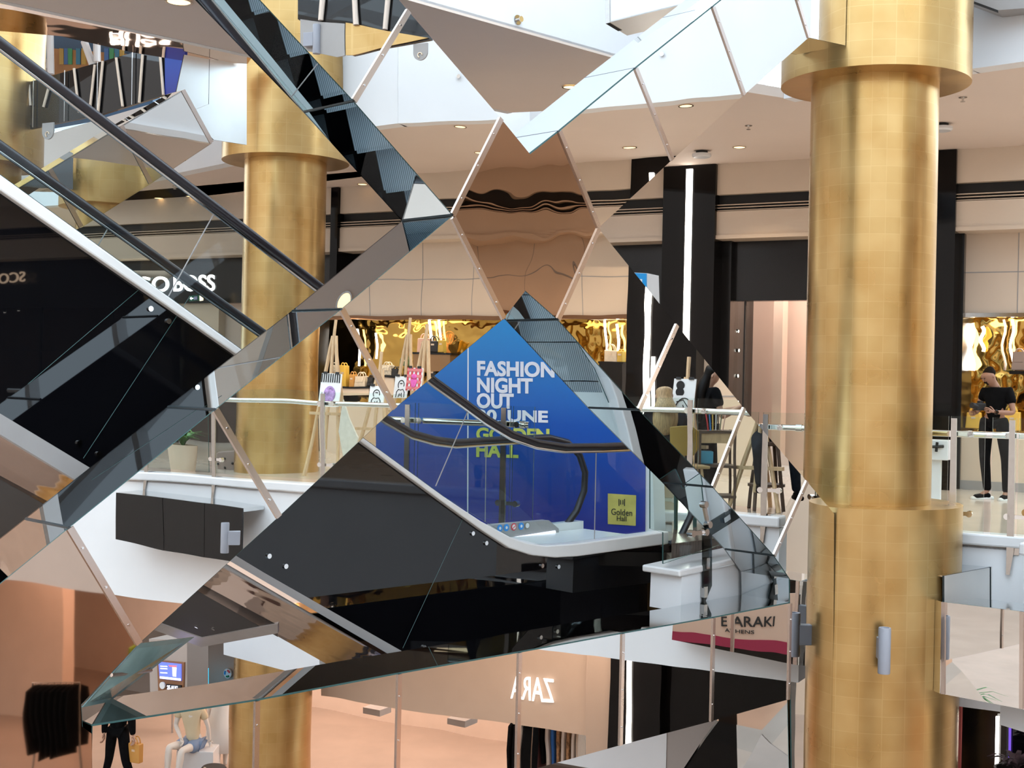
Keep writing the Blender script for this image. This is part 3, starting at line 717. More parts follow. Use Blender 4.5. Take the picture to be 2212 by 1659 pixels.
# ================================================================ figures
skin = M('skin', (.50, .29, .20), .5, vary=.05); skin_d = M('skin_tan', (.33, .175, .115), .5, vary=.05)
blk_cloth = M('black_cloth', (.0045, .0045, .005), .95, spec=.08, vary=.3, vscale=20); navy = M('navy_denim', (.012, .016, .024), .9, spec=.1, vary=.3, vscale=20)
hair_b = M('black_hair', (.006, .005, .0045), .5, spec=.15, vary=.3, vscale=30, stretch=(8, 8, 1)); hair_f = M('blonde_hair', (.42, .28, .14), .45, vary=.35, vscale=12, stretch=(8, 8, .6))
shoe_w = M('white_rubber', (.75, .75, .74), .6)
def hand(name, w, fwd, upv, mt, par, curl=.5, s=1.0):
    """palm, four bent fingers and a thumb; fwd along the palm, upv the thumb side"""
    w, f, u = Vector(w), Vector(fwd).normalized(), Vector(upv).normalized()
    pn = f.cross(u).normalized()
    nd = [(w, (.024 * s, .017 * s)), (w + f * .045 * s, (.036 * s, .016 * s)), (w + f * .085 * s, (.036 * s, .013 * s))]; ed = [(0, 1), (1, 2)]
    for k, (o, l) in enumerate(((.030, .070), (.010, .078), (-.011, .072), (-.030, .056))):
        b = w + f * .085 * s + u * o * s; i = len(nd)
        d1 = (f + pn * curl).normalized(); d2 = (f * .5 + pn * curl * 1.8).normalized(); d3 = (pn * curl * 2 - f * .1).normalized()
        p1 = b + d1 * l * .45 * s; p2 = p1 + d2 * l * .33 * s; p3 = p2 + d3 * l * .25 * s
        nd += [(b, .0095 * s), (p1, .009 * s), (p2, .0085 * s), (p3, .007 * s)]; ed += [(2, i), (i, i + 1), (i + 1, i + 2), (i + 2, i + 3)]
    i = len(nd); t0 = w + f * .03 * s + u * .028 * s; t1 = t0 + (f * .6 + u * .8 + pn * .3).normalized() * .035 * s; t2 = t1 + (f * .9 + u * .2 + pn * .5).normalized() * .028 * s
    nd += [(t0, .012 * s), (t1, .010 * s), (t2, .008 * s)]; ed += [(0, i), (i, i + 1), (i + 1, i + 2)]
    return skinned(name, nd, ed, mt, par, sub=1)
def person(label, base, J, skin_m, shirt_m, leg_m, hair_m, group=None, long_hair=0.0, sleeves=1, hands=True, beard=False, face=(0, -1, 0), name='person', parts='ST', shoes=True, scale=1.0, hair=True, grip=None):
    """J: joints relative to base in (right, away, up) of the picture"""
    t = thing(name, label, 'mannequin' if name == 'mannequin' else 'person', base, group)
    g = {k: Vector(base) + Vector(v) for k, v in J.items()}
    sc = scale
    fc = Vector(face).normalized(); nk, hd = g['neck'], g['head']
    upv = (hd - nk).normalized()
    chest = (g['shL'] + g['shR']) / 2 - Vector((0, 0, .10 * sc)); pelvis = (g['hipL'] + g['hipR']) / 2
    waist = chest.lerp(pelvis, .55)
    nodes = [(pelvis, (.13 * sc, .10 * sc)), (waist, (.115 * sc, .09 * sc)), (chest, (.145 * sc, .10 * sc)), (nk - upv * .02, .066 * sc), (nk + upv * .05 * sc, .060 * sc), (hd - upv * .055 * sc + fc * .018, (.080 * sc, .088 * sc)), (hd + upv * .02 * sc, (.098 * sc, .112 * sc)), (hd + upv * .082 * sc, (.084 * sc, .095 * sc))]
    ed = [(0, 1), (1, 2), (2, 3), (3, 4), (4, 5), (5, 6), (6, 7)]
    for s in 'LR':
        i = len(nodes)
        nodes += [(g['sh' + s], .056 * sc), (g['sh' + s].lerp(g['el' + s], .5), .047 * sc), (g['el' + s], .038 * sc), (g['el' + s].lerp(g['wr' + s], .4), .038 * sc), (g['wr' + s], .024 * sc)]
        ed += [(2, i), (i, i + 1), (i + 1, i + 2), (i + 2, i + 3), (i + 3, i + 4)]
        i = len(nodes)
        nodes += [(g['hip' + s], .085 * sc), (g['hip' + s].lerp(g['kn' + s], .5), .075 * sc), (g['kn' + s], .054 * sc), (g['kn' + s].lerp(g['an' + s], .35), .056 * sc), (g['an' + s], .036 * sc), (g['an' + s].lerp(g['to' + s], .6) - Vector((0, 0, .01)), .034 * sc)]
        ed += [(0, i), (i, i + 1), (i + 1, i + 2), (i + 2, i + 3), (i + 3, i + 4), (i + 4, i + 5)]
    body = skinned('body', nodes, ed, skin_m, t)
    rt_ = fc.cross(upv).normalized()
    # face: nose, brow, eyes, mouth, ears
    fm = MB()
    c = hd + upv * .01 * sc
    fm.ball(c + fc * .098 * sc - upv * .012, .013 * sc, .016 * sc, .022 * sc, 10, ax=(rt_, fc, upv))
    for q in (-1, 1): fm.ball(c + rt_ * .088 * sc * q - upv * .005, .012 * sc, .02 * sc, .03 * sc, 10, ax=(rt_, fc, upv))
    fm.ball(c + fc * .090 * sc - upv * .060 * sc, .024 * sc, .010 * sc, .007 * sc, 10, ax=(rt_, fc, upv))
    fm.build('nose_ears_mouth', skin_m, body, smooth='all')
    if hair:
        em = MB()
        for q in (-1, 1): em.ball(c + fc * .090 * sc + rt_ * .032 * sc * q + upv * .012 * sc, .013 * sc, .008 * sc, .006 * sc, 8, ax=(rt_, fc, upv))
        em.build('eyes', M('eye', (.03, .02, .02), .2), body, smooth='all')
        hn = [(hd + upv * .095 * sc - fc * .012, (.098 * sc, .098 * sc)), (hd + upv * .05 * sc - fc * .035, (.108 * sc, .098 * sc)), (hd - upv * .03 * sc - fc * .055, (.085 * sc, .062 * sc))]
        he = [(0, 1), (1, 2)]
        if long_hair:
            k = hd - upv * .12 * sc - fc * .075; hn += [(k, (.15 * sc, .10 * sc)), (k - Vector((0, 0, long_hair * .5)) - fc * .03, (.17 * sc, .08 * sc)), (k - Vector((0, 0, long_hair)) - fc * .03, (.11 * sc, .05 * sc))]
            he += [(2, 3), (3, 4), (4, 5)]
        skinned('hair', hn, he, hair_m, t, sub=2)
    if beard:
        skinned('beard', [(c + fc * .072 * sc - upv * .060 * sc, .026 * sc), (c + fc * .055 * sc - upv * .085 * sc, .030 * sc), (c + fc * .02 * sc + rt_ * .066 * sc - upv * .05, .022 * sc), (c + fc * .02 * sc - rt_ * .066 * sc - upv * .05, .022 * sc), (c + fc * .083 * sc - upv * .042 * sc, .014 * sc)], [(0, 1), (1, 2), (1, 3), (0, 4)], hair_m, t, sub=2)
    if 'S' in parts:
        sn = [(pelvis - Vector((0, 0, .02)), (.155 * sc, .125 * sc)), (waist, (.142 * sc, .115 * sc)), (chest, (.178 * sc, .125 * sc)), (nk - upv * .035 * sc, .078 * sc)]; se = [(0, 1), (1, 2), (2, 3)]
        for s in 'LR':
            i = len(sn); sn += [(g['sh' + s], .078 * sc), (g['sh' + s].lerp(g['el' + s], .62 if sleeves == 1 else 1.0), .072 * sc)]; se += [(2, i), (i, i + 1)]
            if sleeves == 2: sn.append((g['el' + s].lerp(g['wr' + s], .95), .045 * sc)); se.append((i + 1, i + 2))
        skinned('shirt', sn, se, shirt_m, t)
    if 'T' in parts:
        tn_ = [(pelvis + Vector((0, 0, .05)), (.128 * sc, .105 * sc))]; te = []
        for s in 'LR':
            i = len(tn_); tn_ += [(g['hip' + s], .105 * sc), (g['hip' + s].lerp(g['kn' + s], .5), .093 * sc), (g['kn' + s], .074 * sc), (g['kn' + s].lerp(g['an' + s], .45), .066 * sc), (g['an' + s] - Vector((0, 0, .01)), .055 * sc)]
            te += [(0, i), (i, i + 1), (i + 1, i + 2), (i + 2, i + 3), (i + 3, i + 4)]
        skinned('trousers', tn_, te, leg_m, t)
    if 'K' in parts:
        tn_ = [(pelvis + Vector((0, 0, .03)), (.155 * sc, .125 * sc))]; te = []
        for s in 'LR':
            i = len(tn_); tn_ += [(g['hip' + s], .115 * sc), (g['hip' + s].lerp(g['kn' + s], .6), .11 * sc)]; te += [(0, i), (i, i + 1)]
        skinned('skirt', tn_, te, leg_m, t)
    if shoes:
        for s in 'LR':
            a, b2 = g['an' + s], g['to' + s]; d = (b2 - a); d.z = 0; d = d.normalized()
            z0 = b2.z
            sh = skinned('shoe', [(Vector((a.x, a.y, z0 + .045)) - d * .05, .045), (Vector((a.x, a.y, z0 + .05)) + d * .03, .047), (Vector((b2.x, b2.y, z0 + .03)), .036)], [(0, 1), (1, 2)], blk_cloth, t)
            MB().tube([Vector((a.x, a.y, z0 + .012)) - d * .085, Vector((a.x, a.y, z0 + .012)) + d * .03, Vector((b2.x, b2.y, z0 + .012)) + d * .03], [.030, .042, .03], 10).build('sole', shoe_w if shoes == 2 else blk_cloth, sh, smooth='all')
    if hands:
        for s in 'LR':
            a, b2 = g['el' + s], g['wr' + s]; f = (b2 - a).normalized()
            hand('hand', b2 - f * .01, f if grip is None else (f + Vector(grip)).normalized(), Vector((0, 0, 1)) - f * f.z, skin_m, t, curl=.5, s=sc)
    return t

# ---------------------------------------------------------------- easels, boards, stools
def easel(p, hgt, label, face=(0, -1), group=None, top=None, tilt=.16, mt=None):
    t = thing('easel', label, 'easel', p, group); mt = mt or wood
    f = Vector((face[0], face[1], 0)).normalized(); r = Vector((-f.y, f.x, 0))
    p = Vector(p); apex = p + Vector((0, 0, hgt)) - f * (.0 + tilt * hgt * .5)
    for q in (-1, 1):
        MB().tube([p + r * .30 * q + f * .12, apex + r * .03 * q], .026, 8).build('leg', mt, t)
    MB().tube([p - f * .55, apex], .026, 8).build('leg', mt, t)
    c = p.lerp(apex, .46) + f * .05
    MB().cbox(c, .62, .09, .04, math.atan2(r.y, r.x)).build('tray', mt, t)
    MB().tube([p.lerp(apex, .2) + f * .09, apex + Vector((0, 0, .25)) - f * .02], .024, 8).build('mast', mt, t)
    return t, c, f, r, apex
def board(c, f, r, w, h, label, sketch='face', tilt=.2, mt=None):
    upv = (Vector((0, 0, 1)) - f * tilt).normalized()
    o = c + upv * .03 + f * .06
    t = thing('drawing_board', label, 'drawing', o, 'drawings on the easels')
    MB().box(o - r * w / 2, r * w, upv * h, -f * .02).build('sheet', mt or paper, t)
    ink = black_matt; k = 0.006
    q = lambda a, b: o + r * (a * w) + upv * (b * h) + f * .004
    if sketch == 'face':
        MB().tube([q(.22 * math.cos(a), .62 + .2 * math.sin(a)) for a in [i * .35 for i in range(-1, 12)]], k, 5).build('ink_line', ink, t)
        MB().tube([q(-.3, .04), q(-.28, .3), q(-.15, .42), q(0, .38), q(.17, .42), q(.3, .28), q(.32, .04)], k, 5).build('ink_line', ink, t)
        MB().tube([q(-.12, .05), q(-.05, .22), q(.02, .1), q(.1, .25), q(.14, .05)], k, 5).build('ink_line', ink, t)
        MB().box(q(-.09, .66), r * .18 * w, upv * .04 * h, f * .003).build('ink_patch', ink, t)
    if sketch == 'dots':
        for b in (.84, .68): MB().tube([q(-.18, b), q(-.18, b) + f * .004], .055, 16).build('ink_dot', ink, t)
        MB().tube([q(.42 * math.cos(a) + .05, .2 + .34 * math.sin(a)) for a in [i * .3 for i in range(1, 10)]], k, 5).build('ink_line', ink, t)
        MB().tube([q(-.2, .05), q(-.05, .3), q(.1, .22), q(.0, .38), q(.25, .1)], k, 5).build('ink_line', ink, t)
        MB().tube([q(-.3, .45), q(0, .5), q(.3, .3)], k, 5).build('ink_line', ink, t)
    if sketch == 'stripe':
        for i in range(9): MB().box(q(-.48 + i * .11, .74), r * .05 * w, upv * .25 * h, f * .003).build('ink_stripe', ink, t)
        MB().ball(q(0, .38), .30 * w, .012, .26 * h, 16, ax=(r, f, upv)).build('violet_patch', M('violet_ink', (.42, .25, .50), .7, vary=.5, vscale=25), t)
    if sketch == 'check':
        pk2 = M('pink_ink', (.75, .12, .42), .7, vary=.2, vscale=25)
        for i in range(4): MB().box(q(-.5 + i * .27, 0), r * .13 * w, upv * h, f * .003).build('check_band', M('check_red', (.62, .06, .08), .7), t)
        for i in range(4): MB().box(q(-.5, .06 + i * .26) + f * .003, r * w, upv * .12 * h, f * .002).build('check_band', M('check_red2', (.70, .20, .20), .7), t)
        MB().prism([q(-.22, .5), q(.25, .5), q(.12, .15), q(-.1, .15)], f * .012).build('pink_patch', pk2, t)
        MB().ball(q(0, .62), .2 * w, .02, .12 * h, 12, ax=(r, f, upv)).build('pink_patch', pk2, t)
    for a in (-.3, .3): MB().box(q(a, .985) - r * .03, r * .06, upv * .03, f * .01).build('clip', black_matt, t)
    return t
def bag(p, w, h, d, label, mt, kind=0, ax=None, group='handbags in the gold-lined shop'):
    r = ax or DB; k = Vector((-r.y, r.x, 0)); p = Vector(p)
    t = thing('handbag', label, 'bag', p, group)
    up_ = Vector((0, 0, 1)); a, b2 = w / 2, w / 2 * (.82 if kind != 1 else .95)
    MB().prism([p - r * a, p + r * a, p + r * b2 + up_ * h, p - r * b2 + up_ * h], k * d).build('bag_body', mt, t, bevel=.012)
    for q in (.2, .8):
        MB().tube([p + r * (w * .26 * math.cos(an)) + up_ * (h - .01 + w * (.42 if kind != 2 else .28) * math.sin(an)) + k * d * q for an in [i * math.pi / 10 for i in range(11)]], .010, 7).build('handle', mt, t, smooth='all')
    MB().box(p - r * .03 + up_ * h * .6 - k * .006, r * .06, up_ * .03, k * .006).build('clasp', warm_gold, t)
    if kind == 2: MB().prism([p - r * b2 + up_ * h - k * .008, p + r * b2 + up_ * h - k * .008, p + r * b2 * .7 + up_ * h * .45 - k * .008, p - r * b2 * .7 + up_ * h * .45 - k * .008], k * .01).build('flap', mt, t)
    return t

# ================================================================ second wing of the gallery (seen in the mirrors)
WING = True
shell(-700, 1690, 0.03, 1, .17)
struct('wall_wing_shop_back', bulk(B0.shift(3.0), -700, 1750, 0, 4.0, .2), blush)
vf = hp(5.17, [(-700, 470), (300, 330), (860, 267), (1080, 256), (1240, 238), (1400, 222), (1600, 203), (1750, 186)])
struct('ceiling_wing', MB().prism(vf + [gp(B1.shift(.3), 1750, 5.17), gp(B1.shift(.3), -700, 5.17)], (0, 0, .12)), beige)
fascia('wall_wing_fascia', vf, 5.16, 9.0)
# cream panels above the shop window, black pillar with light, dark shops
struct('wall_wing_cream_panels', bulk(BR, 694, 1352, 2.62, 4.0, .2), cream)
struct('trim_wing_panel_joint', bulk(BR.shift(-.004), 694, 1352, 3.27, 3.285, .02), grey_trim)
for x in (797, 906, 1016, 1140, 1252): struct('trim_wing_panel_joint', bulk(BR.shift(-.004), x, x + 1.2, 2.62, 4.0, .02), grey_trim)
struct('trim_wing_window_head', bulk(BR.shift(-.05), 694, 1352, 2.55, 2.62, .15), M('bronze_trim', (.20, .10, .05), .3, .6))
struct('wall_wing_gold_back', bulk(B0.shift(.85), 690, 1352, 0.5, 2.60, .1), gold_foil)
struct('wall_wing_counter', bulk(B0.shift(-.02), 690, 1352, 0.03, .95, .8), cream)
struct('wall_wing_black_pillar', bulk(B0.shift(-.45), 1352, 1502, 0.03, 5.17, .8), pillar_black)
struct('wall_wing_cream_pier', bulk(B0.shift(-.1), 1502, 1650, 0.03, 3.9, .4), cream)
struct('trim_wing_pier_joint', bulk(B0.shift(-.11), 1502, 1650, 1.28, 1.30, .02), grey_trim)
for (x, lab) in ((1397, 'bright white light strip on the black pillar reflected beside the handbag window'), (1411, 'second white light strip on the reflected black pillar, just right of the bright one')):
    w2 = 6 if x == 1397 else 3
    l2 = thing('light_strip', lab, 'light', gp(B0.shift(-.47), x, .3))
    MB().prism([gp(B0.shift(-.5), x - w2, .3), gp(B0.shift(-.5), x + w2, .3), gp(B0.shift(-.5), x + w2, 4.9 if w2 == 6 else 1.9), gp(B0.shift(-.5), x - w2, 4.9 if w2 == 6 else 1.9)], AWB * .03).build('diffuser', lightstrip, l2)
struct('wall_wing_dark_shopfront', bulk(BR, -700, 512, 2.9, 4.0, .25), black_paint)
struct('wall_wing_dark_shop_back', bulk(B0.shift(1.6), -700, 690, 0, 3.0, .2), M('brown_shop_dark', (.035, .020, .015), .6, vary=.5, vscale=2))
struct('wall_wing_dark_pier', bulk(B0.shift(.0), 512, 690, 0.03, 4.0, .3), black_paint)
for k in range(7):
    struct('trim_wing_shop_mullion', bulk(B0.shift(.1), -640 + k * 170, -634 + k * 170, 0.03, 2.9, .06), black_matt)
struct('trim_wing_shop_transom', bulk(B0.shift(.1), -700, 512, 1.9, 1.94, .06), black_matt)
colV, pV = gold_column(601, 20.0, .610, .955, 'gold leaf column of the side gallery, reflected in the lower left mirror limb', cap=4.72, dz=.1)
lv = EYE + ray(514, 1163) * 16.7
wall_lamp(lv + Vector((.0, 0, 0)), (-1, -.15, 0), 'small grey wall lamp on the reflected gold column at the lower left', .95)
# smoked mirror ring under the slab and the upper ring with pale struts
rg = thing('mirror_ring', 'smoked mirror band fixed below the white slab edge left of the reflected gold column', 'panel', E0.shift(-.5).at(380, 1190))
for a in ([(249, 1064), (353, 1077), (353, 1190), (250, 1166)], [(354, 1077), (438, 1088), (438, 1207), (354, 1190)], [(439, 1088), (524, 1098), (524, 1220), (439, 1207)]):
    MB().prism(V2(E0.shift(-.5), a), AWB * .02).build('mirror_panel', black_glass, rg)
MB().prism(V2(E0.shift(-.48), [(249, 1064), (524, 1098), (524, 1106), (249, 1072)]), AWB * .45).build('top_panel', side_mirror, rg)
UPV = vplane(800, 16.5, DB)
ur = thing('upper_mirror_ring', 'smoked mirror ring with pale slanted struts, reflected at the top left limb', 'panel', UPV.at(800, 100))
MB().prism(V2(UPV, [(645, -120), (900, -120), (930, 84), (760, 118), (645, 40)]), AWB * .05).build('mirror_panel', black_glass, ur)
for (a, b2) in (((700, -100), (694, 42)), ((760, -100), (768, 55)), ((850, -100), (833, 62))):
    MB().tube([UPV.shift(-.03).at(*a), UPV.shift(-.03).at(*b2)], .035, 8).build('strut', beige, ur)
MB().prism(V2(UPV.shift(-.02), [(650, 40), (745, 52), (745, 118), (730, 122), (650, 108)]), AWB * .02).build('grey_panel', grey_trim, ur)
MB().prism(V2(UPV.shift(-.02), [(747, 50), (925, 80), (760, 117), (747, 117)]), AWB * .02).build('gold_panel', gold, ur)
wall_lamp(UPV.shift(-.05).at(663, 86), (.9, -.4, 0), 'pale wall lamp reflected near the top of the upper left mirror limb', .9)
def tag_disc(pl, x, y, label, s=1.0):
    t = thing('hanging_tag', label, 'tag', pl.at(x, y + 22 * s)); c = pl.at(x, y); r = 18 * s / F * (c - EYE).y
    pts = [c + DB * (r * math.cos(a)) + Vector((0, 0, r * math.sin(a))) for a in [math.pi + i * math.pi / 14 for i in range(15)]]
    MB().prism([c - DB * r + Vector((0, 0, r * 1.1))] + pts + [c + DB * r + Vector((0, 0, r * 1.1))], AWB * .02).build('disc', grey_trim, t)
    MB().tube([c + DB * (r * .3 * math.cos(a)) + Vector((0, 0, -r * .35 + r * .3 * math.sin(a))) - AWB * .006 for a in [i * .5 for i in range(10)]], r * .07, 6).build('emblem', warm_gold, t)
    return t
tag_disc(UPV, 908, 112, 'round grey tag with gold emblem hanging under the reflected upper ring')

# handbag shop in the wing: shelves and bags
SH = B0.shift(.35)
def shelf(x0, x1, y0, y1, label, mt):
    t = thing('display_plinth', label, 'plinth', SH.at(x0, y1))
    MB().prism(V2(SH, [(x0, y0), (x1, y0 + 2), (x1, y1), (x0, y1)]), AWB * .4).build('plinth_body', mt, t)
    MB().prism(V2(SH.shift(-.02), [(x0 - 2, y0 - 3), (x1 + 2, y0 - 1), (x1 + 2, y0 + 3), (x0 - 2, y0 + 1)]), AWB * .44).build('plinth_top', black_paint, t)
    return t
cream_l = M('ivory_leather', (.80, .66, .50), .45, vary=.1, vscale=15); tan_l = M('tan_leather', (.62, .30, .07), .45, vary=.1); yel_l = M('mustard_leather', (.80, .50, .08), .45, vary=.1); rose_l = M('rose_leather', (.75, .45, .36), .45, vary=.1)
grn_l = M('green_print', (.10, .16, .08), .5, vary=.6, vscale=14); blk_l = M('black_leather', (.02, .018, .018), .35, vary=.2); wht_l = M('floral_print', (.66, .58, .46), .5, vary=.5, vscale=22)
shelf(893, 971, 764, 800, 'dark-topped display plinth reflected in the middle of the handbag window', M('bronze_box', (.30, .17, .08), .3, .5))
shelf(815, 850, 812, 850, 'cream display plinth reflected behind the left easels', cream); shelf(735, 798, 834, 850, 'low cream display shelf reflected at the left of the handbag window', cream)
shelf(1290, 1345, 784, 850, 'dark display plinth reflected at the right of the handbag window', black_paint)
bags = [(912, 762, 26, 30, rose_l, 1, 'rose handbag at the left of the reflected middle plinth'), (931, 762, 28, 24, blk_l, 0, 'black handbag with round handles on the reflected middle plinth'), (948, 762, 16, 26, yel_l, 0, 'mustard handbag right of the black one on the reflected middle plinth'),
        (834, 810, 26, 22, wht_l, 2, 'beaded ivory handbag on the reflected cream plinth'), (776, 833, 32, 22, cream_l, 2, 'large beaded ivory bag on the reflected low shelf'), (757, 833, 15, 26, tan_l, 0, 'tan bag left of the large beaded bag'), (738, 833, 15, 44, yel_l, 1, 'tall mustard tote at the far left of the handbag window'),
        (720, 833, 14, 44, wht_l, 1, 'tall floral tote beside the gold column reflection'), (800, 832, 18, 18, blk_l, 2, 'dark clutch right of the large beaded bag'), (852, 812, 18, 16, blk_l, 2, 'dark clutch right of the beaded ivory handbag'), (1318, 783, 36, 27, cream_l, 1, 'ivory tote with round handles on the reflected right plinth'), (1340, 783, 12, 26, yel_l, 1, 'mustard bag right of the ivory tote'),
        (930, 812, 20, 14, blk_l, 0, 'small black handbag below the reflected middle plinth'), (870, 790, 22, 16, grn_l, 0, 'green printed bag behind the second reflected easel')]
for x, y, w, h, mt_, kd, lab in bags:
    s_ = (SH.at(x, y) - EYE).y / F; bag(SH.shift(.05).at(x, y), w * s_, h * s_, .14, lab, mt_, kd)
for k, (x, y0, y1) in enumerate(((925, 692, 770), (945, 692, 775), (1307, 692, 790), (1335, 700, 770), (772, 712, 790), (812, 720, 775))):
    l2 = thing('light_tube', ['thin lit tube left of the black handbag reflection', 'thin lit tube right of the black handbag reflection', 'lit tube above the ivory tote reflection', 'bent lit tube at the right end of the handbag window', 'lit tube at the left of the handbag window', 'second lit tube at the left of the handbag window'][k], 'light', SH.at(x, y1))
    MB().tube([SH.shift(.4).at(x, y0), SH.shift(.4).at(x + 4, (y0 + y1) / 2), SH.shift(.4).at(x + 2, y1)], .022, 8).build('tube', lightstrip, l2, smooth='all')
area('bag_shop_light', gp(B0.shift(.4), 880, 2.56), gp(B0.shift(.5), 880, 0), 34, 4.5, .5, (1, .80, .52))
area('bag_shop_light', gp(B0.shift(.4), 1290, 2.56), gp(B0.shift(.5), 1290, 0), 12, 1.6, .5, (1, .80, .52))
# easels and drawings
VE = lambda x, y, d: EYE + ray(x, y) * d
def easel_px(x, d, ytop, label, **k):
    p = VE(x, hor(x), d); p.z = .03; zt = VE(x, ytop, d).z - .25
    return easel(p, zt - .03, label, face=(-AWB.x, -AWB.y), **k)
EG = 'easels of the drawing corner'
e1 = easel_px(708, 19.0, 690, 'easel beside the gold column reflection, holding a striped print', group=EG)
e2 = easel_px(868, 19.6, 686, 'tall pale easel in front of the reflected handbag window', group=EG)
e3 = easel_px(812, 18.8, 760, 'low easel left of the tall one, holding a face sketch', group=EG)
e4 = easel_px(905, 19.4, 700, 'easel holding a red checked print', group=EG)
e5 = easel_px(1478, 15.8, 770, 'easel with pinned drawing in front of the blonde person', group=EG)
e6 = easel_px(1640, 15.3, 855, 'easel of the dark-haired woman, reflected in the right limb', group=EG)
def board_px(x, y0, y1, d, w, label, sk):
    c = VE(x, y1, d); s_ = d / F; return board(c, -AWB, DB, w * s_, (y1 - y0) * s_, label, sk)
board_px(712, 810, 880, 18.6, 50, 'striped and violet print on the easel beside the gold column reflection', 'stripe')
board_px(866, 815, 861, 19.2, 34, 'face sketch on the tall pale easel', 'face'); board_px(815, 836, 878, 18.4, 36, 'face sketch on the low easel', 'face'); board_px(895, 797, 845, 19.1, 38, 'red checked print on the easel by the blue hoarding', 'check')
board_px(1474, 822, 915, 15.4, 52, 'large sketch with two black dots facing the blonde person', 'dots')
ap = thing('canvas_apron', 'pale canvas cloth hanging from the left easel', 'cloth', VE(760, 1000, 18.5))
MB().prism([VE(738, 860, 18.5), VE(752, 900, 18.5), VE(774, 945, 18.5), VE(768, 985, 18.5), VE(742, 985, 18.5), VE(730, 930, 18.5)], AWB * .03).build('cloth', M('canvas', (.66, .62, .54), .9, vary=.1, vscale=12), ap)
# stool, chair, drawer trolley
def stool(p, hgt, label, mt=dark_wood):
    t = thing('bar_stool', label, 'stool', p); p = Vector(p)
    MB().lathe(p + Vector((0, 0, hgt - .05)), [(.17, 0), (.19, .02), (.19, .045), (.17, .05)], 24).build('seat', mt, t, smooth=True)
    for a in (45, 135, 225, 315):
        u = Vector((math.cos(math.radians(a)), math.sin(math.radians(a)), 0)); MB().tube([p + u * .24, p + u * .15 + Vector((0, 0, hgt - .05))], .022, 8).build('leg', mt, t)
    MB().lathe(p + Vector((0, 0, hgt * .35)), [(.20, 0), (.215, 0), (.215, .03), (.20, .03)], 24).build('footring', mt, t)
    return t
def at0(x, d): p = VE(x, hor(x), d); p.z = .03; return p
stool(at0(1660, 15.4), .80, 'dark bar stool under the seated artist reflected in the right limb')
stool(at0(838, 19.2), .78, 'dark stool reflected at the foot of the low easel')
ch = thing('chair', 'mustard moulded chair behind the blonde person', 'chair', at0(1478, 15.1))
pc = at0(1478, 15.1)
MB().prism([VE(1447, 922, 15.05), VE(1492, 919, 15.05), VE(1508, 930, 15.05), VE(1507, 970, 15.05), VE(1495, 985, 15.05), VE(1450, 984, 15.05)], AWB * .03).build('backrest', yel_l if False else M('mustard_shell', (.40, .24, .05), .4), ch, bevel=.01)
MB().cbox(pc + Vector((.05, .1, .50)), .46, .42, .035, .2).build('seat', M('oak_seat', (.50, .33, .16), .4), ch, bevel=.01)
for a in (-1, 1):
    for b2 in (-1, 1): MB().tube([pc + Vector((.05 + a * .22, .1 + b2 * .2, 0)), pc + Vector((.05 + a * .16, .1 + b2 * .15, .49))], .018, 8).build('leg', wood, ch)
tr = thing('drawer_trolley', 'dark wooden trolley holding pencils and a light blue box', 'trolley', at0(1548, 15.5))
pt = at0(1548, 15.5)
for z in (.15, .50, .90): MB().cbox(pt + Vector((0, 0, z)), .46, .38, .03).build('shelf', dark_wood, tr)
for a in (-1, 1):
    for b2 in (-1, 1): MB().cbox(pt + Vector((a * .21, b2 * .17, .46)), .03, .03, .92).build('leg', dark_wood, tr)
MB().cbox(pt + Vector((0, -.17, .83)), .44, .02, .12).build('apron_board', wood, tr)
bx = thing('storage_box', 'small light blue plastic box on the dark trolley', 'box', pt + Vector((-.12, -.05, .515)))
MB().cbox(pt + Vector((-.12, -.05, .595)), .17, .14, .15).build('tub', M('sky_plastic', (.10, .50, .80), .4), bx, bevel=.01)
for k in range(7):
    c = pt + Vector((-.10 + k * .03, -.06 + .02 * (k % 3), .915)); q = thing('pencil', '', 'pencil', c, 'pencils on the trolley'); q['label'] = 'coloured pencil standing in the trolley beside the woman in black'
    MB().tube([c, c + Vector((.03 * (k - 3) * .4, 0, .20))], .007, 6).build('barrel', [sk_red, sk_blue, yel_l, sk_white, black_matt, grn_l, rose_l][k], q)
# people of the drawing corner
bw = at0(1539, 15.95)
person('woman in black t-shirt with long dark hair drawing at an easel', bw, dict(head=(.0, 0, 1.56), neck=(-.04, .02, 1.42), shL=(-.05, .16, 1.36), shR=(.02, -.16, 1.36), elL=(.14, .2, 1.12), elR=(.10, -.22, 1.06), wrL=(.36, .12, 1.18), wrR=(.36, -.12, 1.22), hipL=(-.05, .09, .90), hipR=(-.05, -.09, .90), knL=(-.02, .10, .48), knR=(.0, -.10, .48), anL=(-.05, .1, .08), anR=(-.03, -.1, .08), toL=(.12, .1, .0), toR=(.14, -.1, .0)), skin, blk_cloth, blk_cloth, hair_b, long_hair=.48, face=(1, -.1, -.1))
bl = at0(1437, 15.3)
person('person with long blonde hair seen from behind, seated in a dark jacket', bl, dict(head=(-.01, 0, 1.30), neck=(0, -.02, 1.15), shL=(-.20, -.02, 1.08), shR=(.20, -.02, 1.08), elL=(-.24, .08, .82), elR=(.24, .08, .82), wrL=(-.16, .3, .78), wrR=(.16, .3, .78), hipL=(-.11, 0, .58), hipR=(.11, 0, .58), knL=(-.12, .42, .56), knR=(.12, .42, .56), anL=(-.12, .44, .10), anR=(.12, .44, .10), toL=(-.12, .58, .0), toR=(.12, .58, .0)), skin, navy, navy, hair_f, long_hair=.34, face=(0.05, 1, 0), sleeves=2)
sa = at0(1658, 15.45)
